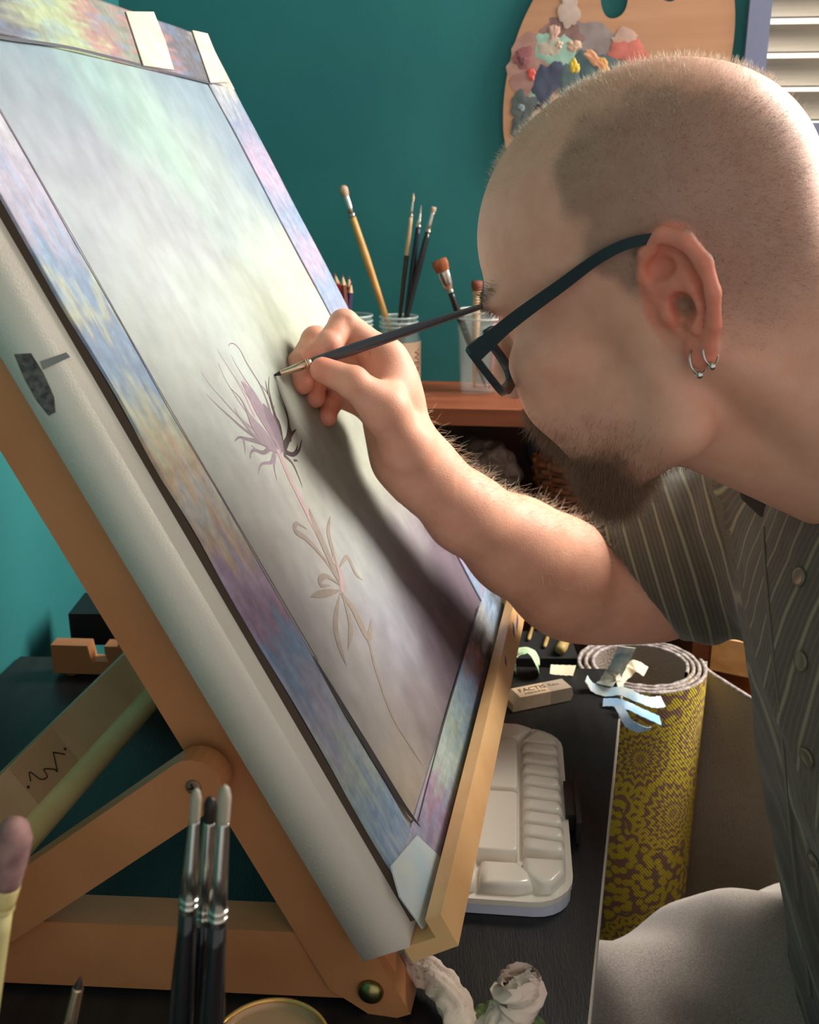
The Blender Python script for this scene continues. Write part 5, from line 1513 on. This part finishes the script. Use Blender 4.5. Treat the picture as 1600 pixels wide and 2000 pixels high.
# crumpled rag and scouring pad
rag_m = mat('stained_tissue', lin((240, 222, 200)), .8, c2=lin((222, 196, 186)), scale=24, bump=.2, bscale=200)
def cloth_twist(paths, name, label, cat, m):
    """narrow cloth gathered into lengthwise folds along each path"""
    r_ = random.Random(17); parts = []
    for pts, wid in paths:
        P = catmull(pts, 10); n = len(P); T = np.gradient(P, axis=0); T /= np.linalg.norm(T, axis=1)[:, None]
        wd = np.interp(np.linspace(0, 1, n), np.linspace(0, 1, len(wid)), wid)
        m_ = 15; ph = [r_.random() * 6 for _ in range(m_)]
        for sgn in (1, -1):
            V = []
            for i in range(n):
                sd = np.cross(T[i], UP); sd /= np.linalg.norm(sd); nn = np.cross(sd, T[i])
                tw = .5 * math.sin(i * .12 + ph[0])
                a_, b_ = sd * math.cos(tw) + nn * math.sin(tw), -sd * math.sin(tw) + nn * math.cos(tw)
                for k in range(m_):
                    q = -1 + 2 * k / (m_ - 1)
                    z_ = math.sqrt(max(0, 1 - q * q)) * .75 * sgn
                    f_ = (1 + .22 * math.sin(k * 2.6 + ph[k] * .5 + i * .07 * (1 if k % 2 else -1)) + .12 * math.sin(i * .55 + ph[k]) * math.sin(k + i * .21))
                    edge = 1 + .10 * math.sin(i * .8 + ph[3])
                    V.append(P[i] + (a_ * q * edge + b_ * z_ * f_) * wd[i] + nn * .0006 * math.sin(i * 1.9 + k * 2.3))
            V = np.array(V); V[:, 2] = np.maximum(V[:, 2], DESK + .0006)
            idx = np.arange(n * m_).reshape(n, m_)
            f = np.stack([idx[:-1, :-1].ravel(), idx[1:, :-1].ravel(), idx[1:, 1:].ravel(), idx[:-1, 1:].ravel()], 1)
            parts.append((V, (f if sgn > 0 else f[:, ::-1]).tolist()))
    V, f = merge(parts)
    o = mesh_obj(name, V, f, m, None, sm=True, origin=(V[:, 0].mean(), V[:, 1].mean(), DESK))
    return tag(o, label, cat)
cloth_twist([([G(788, 1858, .012), G(812, 1885, .014), G(852, 1912, .016), G(884, 1955, .016), G(905, 2010, .014), G(930, 2060, .012)], [.006, .0085, .0095, .010, .011, .010]),
     ([G(925, 2065, .012), G(962, 2018, .018), G(992, 1980, .024), G(1012, 1945, .034), G(1010, 1905, .046)], [.009, .010, .012, .015, .011]), ([G(1008, 1950, .032), G(1028, 1925, .038), G(1046, 1900, .046)], [.010, .009, .004])], 'twisted_rag', 'twisted paint-stained tissue rag on the desk below the ledge', 'rag', rag_m)
pad_c = G(985, 2020, .010)
pad = lump('scouring_pad', pad_c, (.024, .022, .0095), 12, mat('green_scouring_mesh', lin((110, 128, 76)), .7, c2=lin((60, 84, 44)), scale=300), 'green mesh scouring pad under the twisted rag', 'pad', .25, 120, .0012)

# black box and its pin behind the notched rail
bb0 = onz(128, 1290, DESK)
bbx = thing('black_box', tuple(bb0 + np.array([.05, .06, 0])), 'small black box behind the notched easel rail', 'box')
box('case', (bb0[0] - .005, bb0[1] + .035, DESK), (bb0[0] + .12, bb0[1] + .09, DESK + .034), mat('matt_black_plastic', lin((20, 22, 24)), .45), bbx, bevel=.002)
pt_ = np.array([bb0[0] + .035, bb0[1] + .07, DESK + .034])
lathe_obj('pin', pt_, UP, [(0, .0011), (.014, .0011)], chrome, bbx, n=10)

# ------------------------------------------------------------------ foreground: brush jars close to the lens
YF = .29
def onY(x, y, Y): 
    r = ray(x, y); return CP + r * (Y / r[1])
def down(a, b): 
    d = b - a; return a + d * ((DESK + .006 - a[2]) / d[2])
fj = []
for (tip, low_, lb, lf, rf, rh, mb, nm, Yo, shp) in (((384, 1540), (352, 2000), .0125, .036, .0017, .0032, white_b, 'black-handled brush with thin pale tip, left of the three by the lens', 0, 'mop'),
                                                  ((412, 1556), (384, 2000), .010, .042, .0021, .0034, darkb, 'black-handled brush with dark tip, between the two pale-tipped ones by the lens', .012, 'mop'),
                                                  ((440, 1534), (412, 2000), .014, .040, .0020, .0034, white_b, 'black-handled brush with fuller pale tip, right of the three by the lens', -.004, 'mop')):
    a, b = onY(tip[0], tip[1], YF + Yo), onY(low_[0], low_[1], YF + Yo)
    e = down(a, b); fj.append(e)
    brush('round_brush', a, e, lb, lf, rf, rh, mb, chrome, black_h, nm, 'black brushes near the lens', shape=shp, fullness=1.05, swell=1.42)
cj = np.mean(fj, 0); cj[2] = DESK + .0005
vessel('brush_jar', cj, .032, .032, .095, gl, gl_rim, 'glass jar holding the three black brushes near the lens', 'jar')
gj = []
a, b = onY(32, 1598, .28), onY(-4, 1830, .28); e = down(a, b); gj.append(e)
brush('mop_brush', a, e, .026, .010, .0046, .0036, mauve_b, mat('yellow_ferrule', lin((200, 180, 120)), .4), mat('pale_olive_handle', lin((190, 176, 120)), .4), 'soft mauve mop brush at the left edge near the lens', shape='mop', fullness=1.25)
a, b = onY(158, 1905, .295), onY(136, 2000, .295); e = down(a, b); gj.append(e)
brush('fine_brush', a, e, .0055, .026, .0019, .003, darkb, mat('rose_gold_ferrule', lin((226, 190, 160)), .25, metal=1.0), black_h, 'fine dark-tipped brush standing low at the bottom left', shape='liner')
cj = np.mean(gj, 0); cj[2] = DESK + .0005
vessel('brush_jar', cj, .045, .045, .085, gl, gl_rim, 'glass jar holding the mop brush at the left edge', 'jar')
rc = onz(528, 2040, DESK + .08); rd = (rc - CP) @ CF; rr = 118 * rd / FPX
jr = thing('lidded_jar', (rc[0], rc[1], DESK), 'jar with round gold-rimmed lid at the bottom edge', 'jar')
gold = mat('gold_lacquer', lin((226, 176, 104)), .25, metal=.85)
lathe_obj('jar_body', np.array([rc[0], rc[1], DESK + .0005]), UP, [(0, rr * .92), (.004, rr * .96), (.066, rr * .96), (.0665, rr * .9)], gl, jr, n=36)
lathe_obj('lid', np.array([rc[0], rc[1], DESK + .066]), UP, [(0, rr * .98), (.001, rr), (.012, rr), (.014, rr * .985), (.0146, rr * .96), (.0142, rr * .93), (.0118, rr * .91), (.0112, rr * .86), (.0116, rr * .4), (.0112, rr * .02)], mat('tan_lid_lacquer', lin((176, 140, 104)), .35, metal=.4), jr, n=48)
tt = np.linspace(0, 2 * math.pi, 49)[:-1]
tube_obj('gold_rim', [rc + np.array([math.cos(a), math.sin(a), 0]) * rr * .965 for a in tt], .0012, gold, jr, n=8, closed=True)

# ------------------------------------------------------------------ glasses and earrings
gfr = mat('black_acetate', lin((38, 40, 44)), .35, coat=.3)
gs = thing('eyeglasses', tuple(h2w(cm(11, 0, 0))), 'black rectangular eyeglasses slipped down the man\'s nose', 'glasses')
def gp(y_, dn, fw=0.0):
    """point on the front of the glasses: y across, dn below the top bar, cm"""
    xx = 11.75 - .027 * y_ * y_ - .30 * dn + fw
    return h2w(cm(xx, y_, 1.15 - .95 * dn))
for s in (1, -1):
    loop = [(s * (1.0 + (5.9) * u), v) for u, v in ((.06, .35), (.12, .18), (.5, .12), (.9, .12), (.985, .3), (1.0, .8), (.97, 2.4), (.90, 3.3), (.72, 3.6), (.35, 3.6), (.16, 3.3), (.05, 2.3), (.03, 1.0))]
    loop = smooth_loop(loop, 4)
    V = []; n = len(loop); cx = np.mean([p[0] for p in loop]); cy = np.mean([p[1] for p in loop])
    for (a, b) in loop:
        da, db = (cx - a), (cy - b); L_ = math.hypot(da, db); ia, ib = a + da / L_ * .48, b + db / L_ * .48
        V += [gp(a, b, .2), gp(ia, ib, .2), gp(ia, ib, -.24), gp(a, b, -.24)]
    f = [[i * 4 + k, ((i + 1) % n) * 4 + k, ((i + 1) % n) * 4 + (k + 1) % 4, i * 4 + (k + 1) % 4] for i in range(n) for k in range(4)]
    mesh_obj('rim', V, f, gfr, gs, sm=False)
    V = [gp(a + (cx - a) * .08, b + (cy - b) * .08, 0) for a, b in loop] + [gp(cx, cy, .12)]
    mesh_obj('lens', V, [[i, (i + 1) % n, n] for i in range(n)], mat('lens_glass', lin((236, 242, 250)), .03, alpha=.16, spec=1.0, ior=1.6), gs)
    # temple
    Tp = [(10.15, 7.0, .72), (7.2, 7.15, 1.75), (4.1, 7.4, 2.6), (1.5, 7.75, 3.3), (-.4, 7.8, 3.4), (-2.2, 7.75, 2.8), (-3.4, 7.5, 1.2)]
    Tp = catmull([(a, s * b, c) for a, b, c in Tp], 5); m_ = len(Tp); V = []
    hh = np.interp(np.linspace(0, 1, m_), [0, .12, .5, .8, 1], [.52, .40, .28, .24, .2])
    for i, p in enumerate(Tp):
        t_ = _n(np.gradient(Tp, axis=0)[i]); upv = np.cross(t_, [0, 1, 0]); upv = upv / np.linalg.norm(upv)
        for du, dv in ((1, .13), (1, -.13), (-1, -.13), (-1, .13)):
            V.append(h2w(cm(*(p + upv * hh[i] * du + np.array([0, dv, 0])))))
    f = [[i * 4 + k, i * 4 + (k + 1) % 4, (i + 1) * 4 + (k + 1) % 4, (i + 1) * 4 + k] for i in range(m_ - 1) for k in range(4)] + [[3, 2, 1, 0], [(m_ - 1) * 4 + k for k in range(4)]]
    mesh_obj('temple', V, f, gfr, gs, sm=False)
V, f = tube([gp(-1.1, .45, .1), gp(-.5, .25, .25), gp(.5, .25, .25), gp(1.1, .45, .1)], [.0022, .0024, .0024, .0022], 8)
mesh_obj('bridge', V, f, gfr, gs)
for k, (dx, rr_, nm) in enumerate(((0.25, .0068, 'silver hoop earring with ball in the man\'s earlobe, the front one'), (-.45, .0062, 'thin silver hoop earring with ball, the rear one in the earlobe'))):
    c = h2w(cm(-1.45 + dx, 7.1, -3.25 + .18 * k))
    e = thing('hoop_earring', tuple(c), nm, 'earring', 'hoops in the earlobe')
    e1, e2 = HU, _n(HF * .35 + HL * .9)
    ring = [c + (e1 * math.cos(a) + e2 * math.sin(a)) * rr_ for a in np.linspace(.12, 2 * math.pi - .12, 34)]
    tube_obj('hoop', ring, .0006, chrome, e, n=7)
    lathe_obj('ball', c - e1 * rr_ * .93 + e2 * rr_ * .4 - HU * .0022, HU, [(.0022 - .0022 * math.cos(a), .0022 * math.sin(a) + 1e-5) for a in np.linspace(0, math.pi, 9)], chrome, e, n=12)

# shirt buttons and collar, children of the shirt
btn = mat('olive_button', lin((112, 106, 88)), .35, coat=.3)
sV = sv; sN = vnormals(sv, sq)
def shirt_hit(x, y):
    r = ray(x, y); r = r / np.linalg.norm(r)
    D = sV - CP; t = D @ r; off = np.linalg.norm(D - np.outer(t, r), axis=1)
    i = np.where(off < .004)[0]
    if len(i) == 0: i = np.array([np.argmin(off)])
    j = i[np.argmin(t[i])]
    return sV[j], sN[j]
for (x, y) in ((1555, 1125), (1557, 1297), (1566, 1480), (1580, 1680)):
    p, n_ = shirt_hit(x, y)
    b_ = lathe_obj('button', p + n_ * .0004, n_, [(0, .0056), (.0012, .0058), (.0020, .0052), (.0016, .004), (.0014, .0005)], btn, shirt, n=22)

# placket and collar of the shirt
def shirt_band(px, wpx, m, name, lift=.0012):
    L_ = []
    for (x, y) in catmull(np.array([(a, b, 0) for a, b in px], float), 6)[:, :2]:
        p, n_ = shirt_hit(x, y); p2, n2 = shirt_hit(x + wpx, y)
        L_.append((p + n_ * lift, p2 + n2 * lift, p - n_ * .002, p2 - n2 * .002))
    n = len(L_)
    A = np.array([[q[k] for k in (0, 1, 3, 2)] for q in L_])
    for _ in range(3): A[1:-1] = A[1:-1] * .4 + .3 * (A[:-2] + A[2:])
    V = A.reshape(-1, 3)
    f = [[i * 4 + k, i * 4 + (k + 1) % 4, (i + 1) * 4 + (k + 1) % 4, (i + 1) * 4 + k] for i in range(n - 1) for k in range(4)]
    return mesh_obj(name, V, f, m, shirt, sm=False, col=np.tile([.5, 0, 0], (len(V), 1)))

shirt_band([(1478, 1030), (1483, 1100), (1492, 1220), (1512, 1400), (1535, 1650), (1572, 1950)], 5, shirt_m, 'placket_edge')
p0, _ = shirt_hit(1470, 1010)
dC = float((p0 - CP) @ CF)
top_e = [W(1436, 924, dC + .012), W(1470, 934, dC + .002), W(1505, 952, dC - .010), W(1541, 974, dC - .022)]
bot_e = [W(1452, 975, dC + .012), W(1470, 992, dC + .001), W(1488, 1008, dC - .010), W(1508, 1020, dC - .020)]
A, B_ = catmull(top_e, 5), catmull(bot_e, 5); n = len(A)
th_ = CF * .0035
V = np.concatenate([np.stack([A[i], B_[i], B_[i] + th_, A[i] + th_]) for i in range(n)])
f = [[i * 4 + k, i * 4 + (k + 1) % 4, (i + 1) * 4 + (k + 1) % 4, (i + 1) * 4 + k] for i in range(n - 1) for k in range(4)] + [[3, 2, 1, 0], [(n - 1) * 4 + k for k in range(4)]]
tag(mesh_obj('collar', V, f, dark_cloth, shirt, sm=False), 'dark inner collar band')

# stool under the man
stool = thing('stool', (CP[0] + .44, .575, 0), 'plain wooden stool under the seated man', 'stool')
sz = CZ - .785
lathe_obj('seat', np.array([.44, .575, sz - .03]), UP, [(0, .15), (.004, .158), (.026, .158), (.03, .15)], dark_wood, stool, n=36)
for k in range(4):
    a = math.pi / 4 + k * math.pi / 2
    d_ = np.array([math.cos(a), math.sin(a), 0])
    tube_obj('leg', [np.array([.44, .575, sz - .03]) + d_ * .11, np.array([.44, .575, 0.0]) + d_ * .15], .014, dark_wood, stool, n=12)
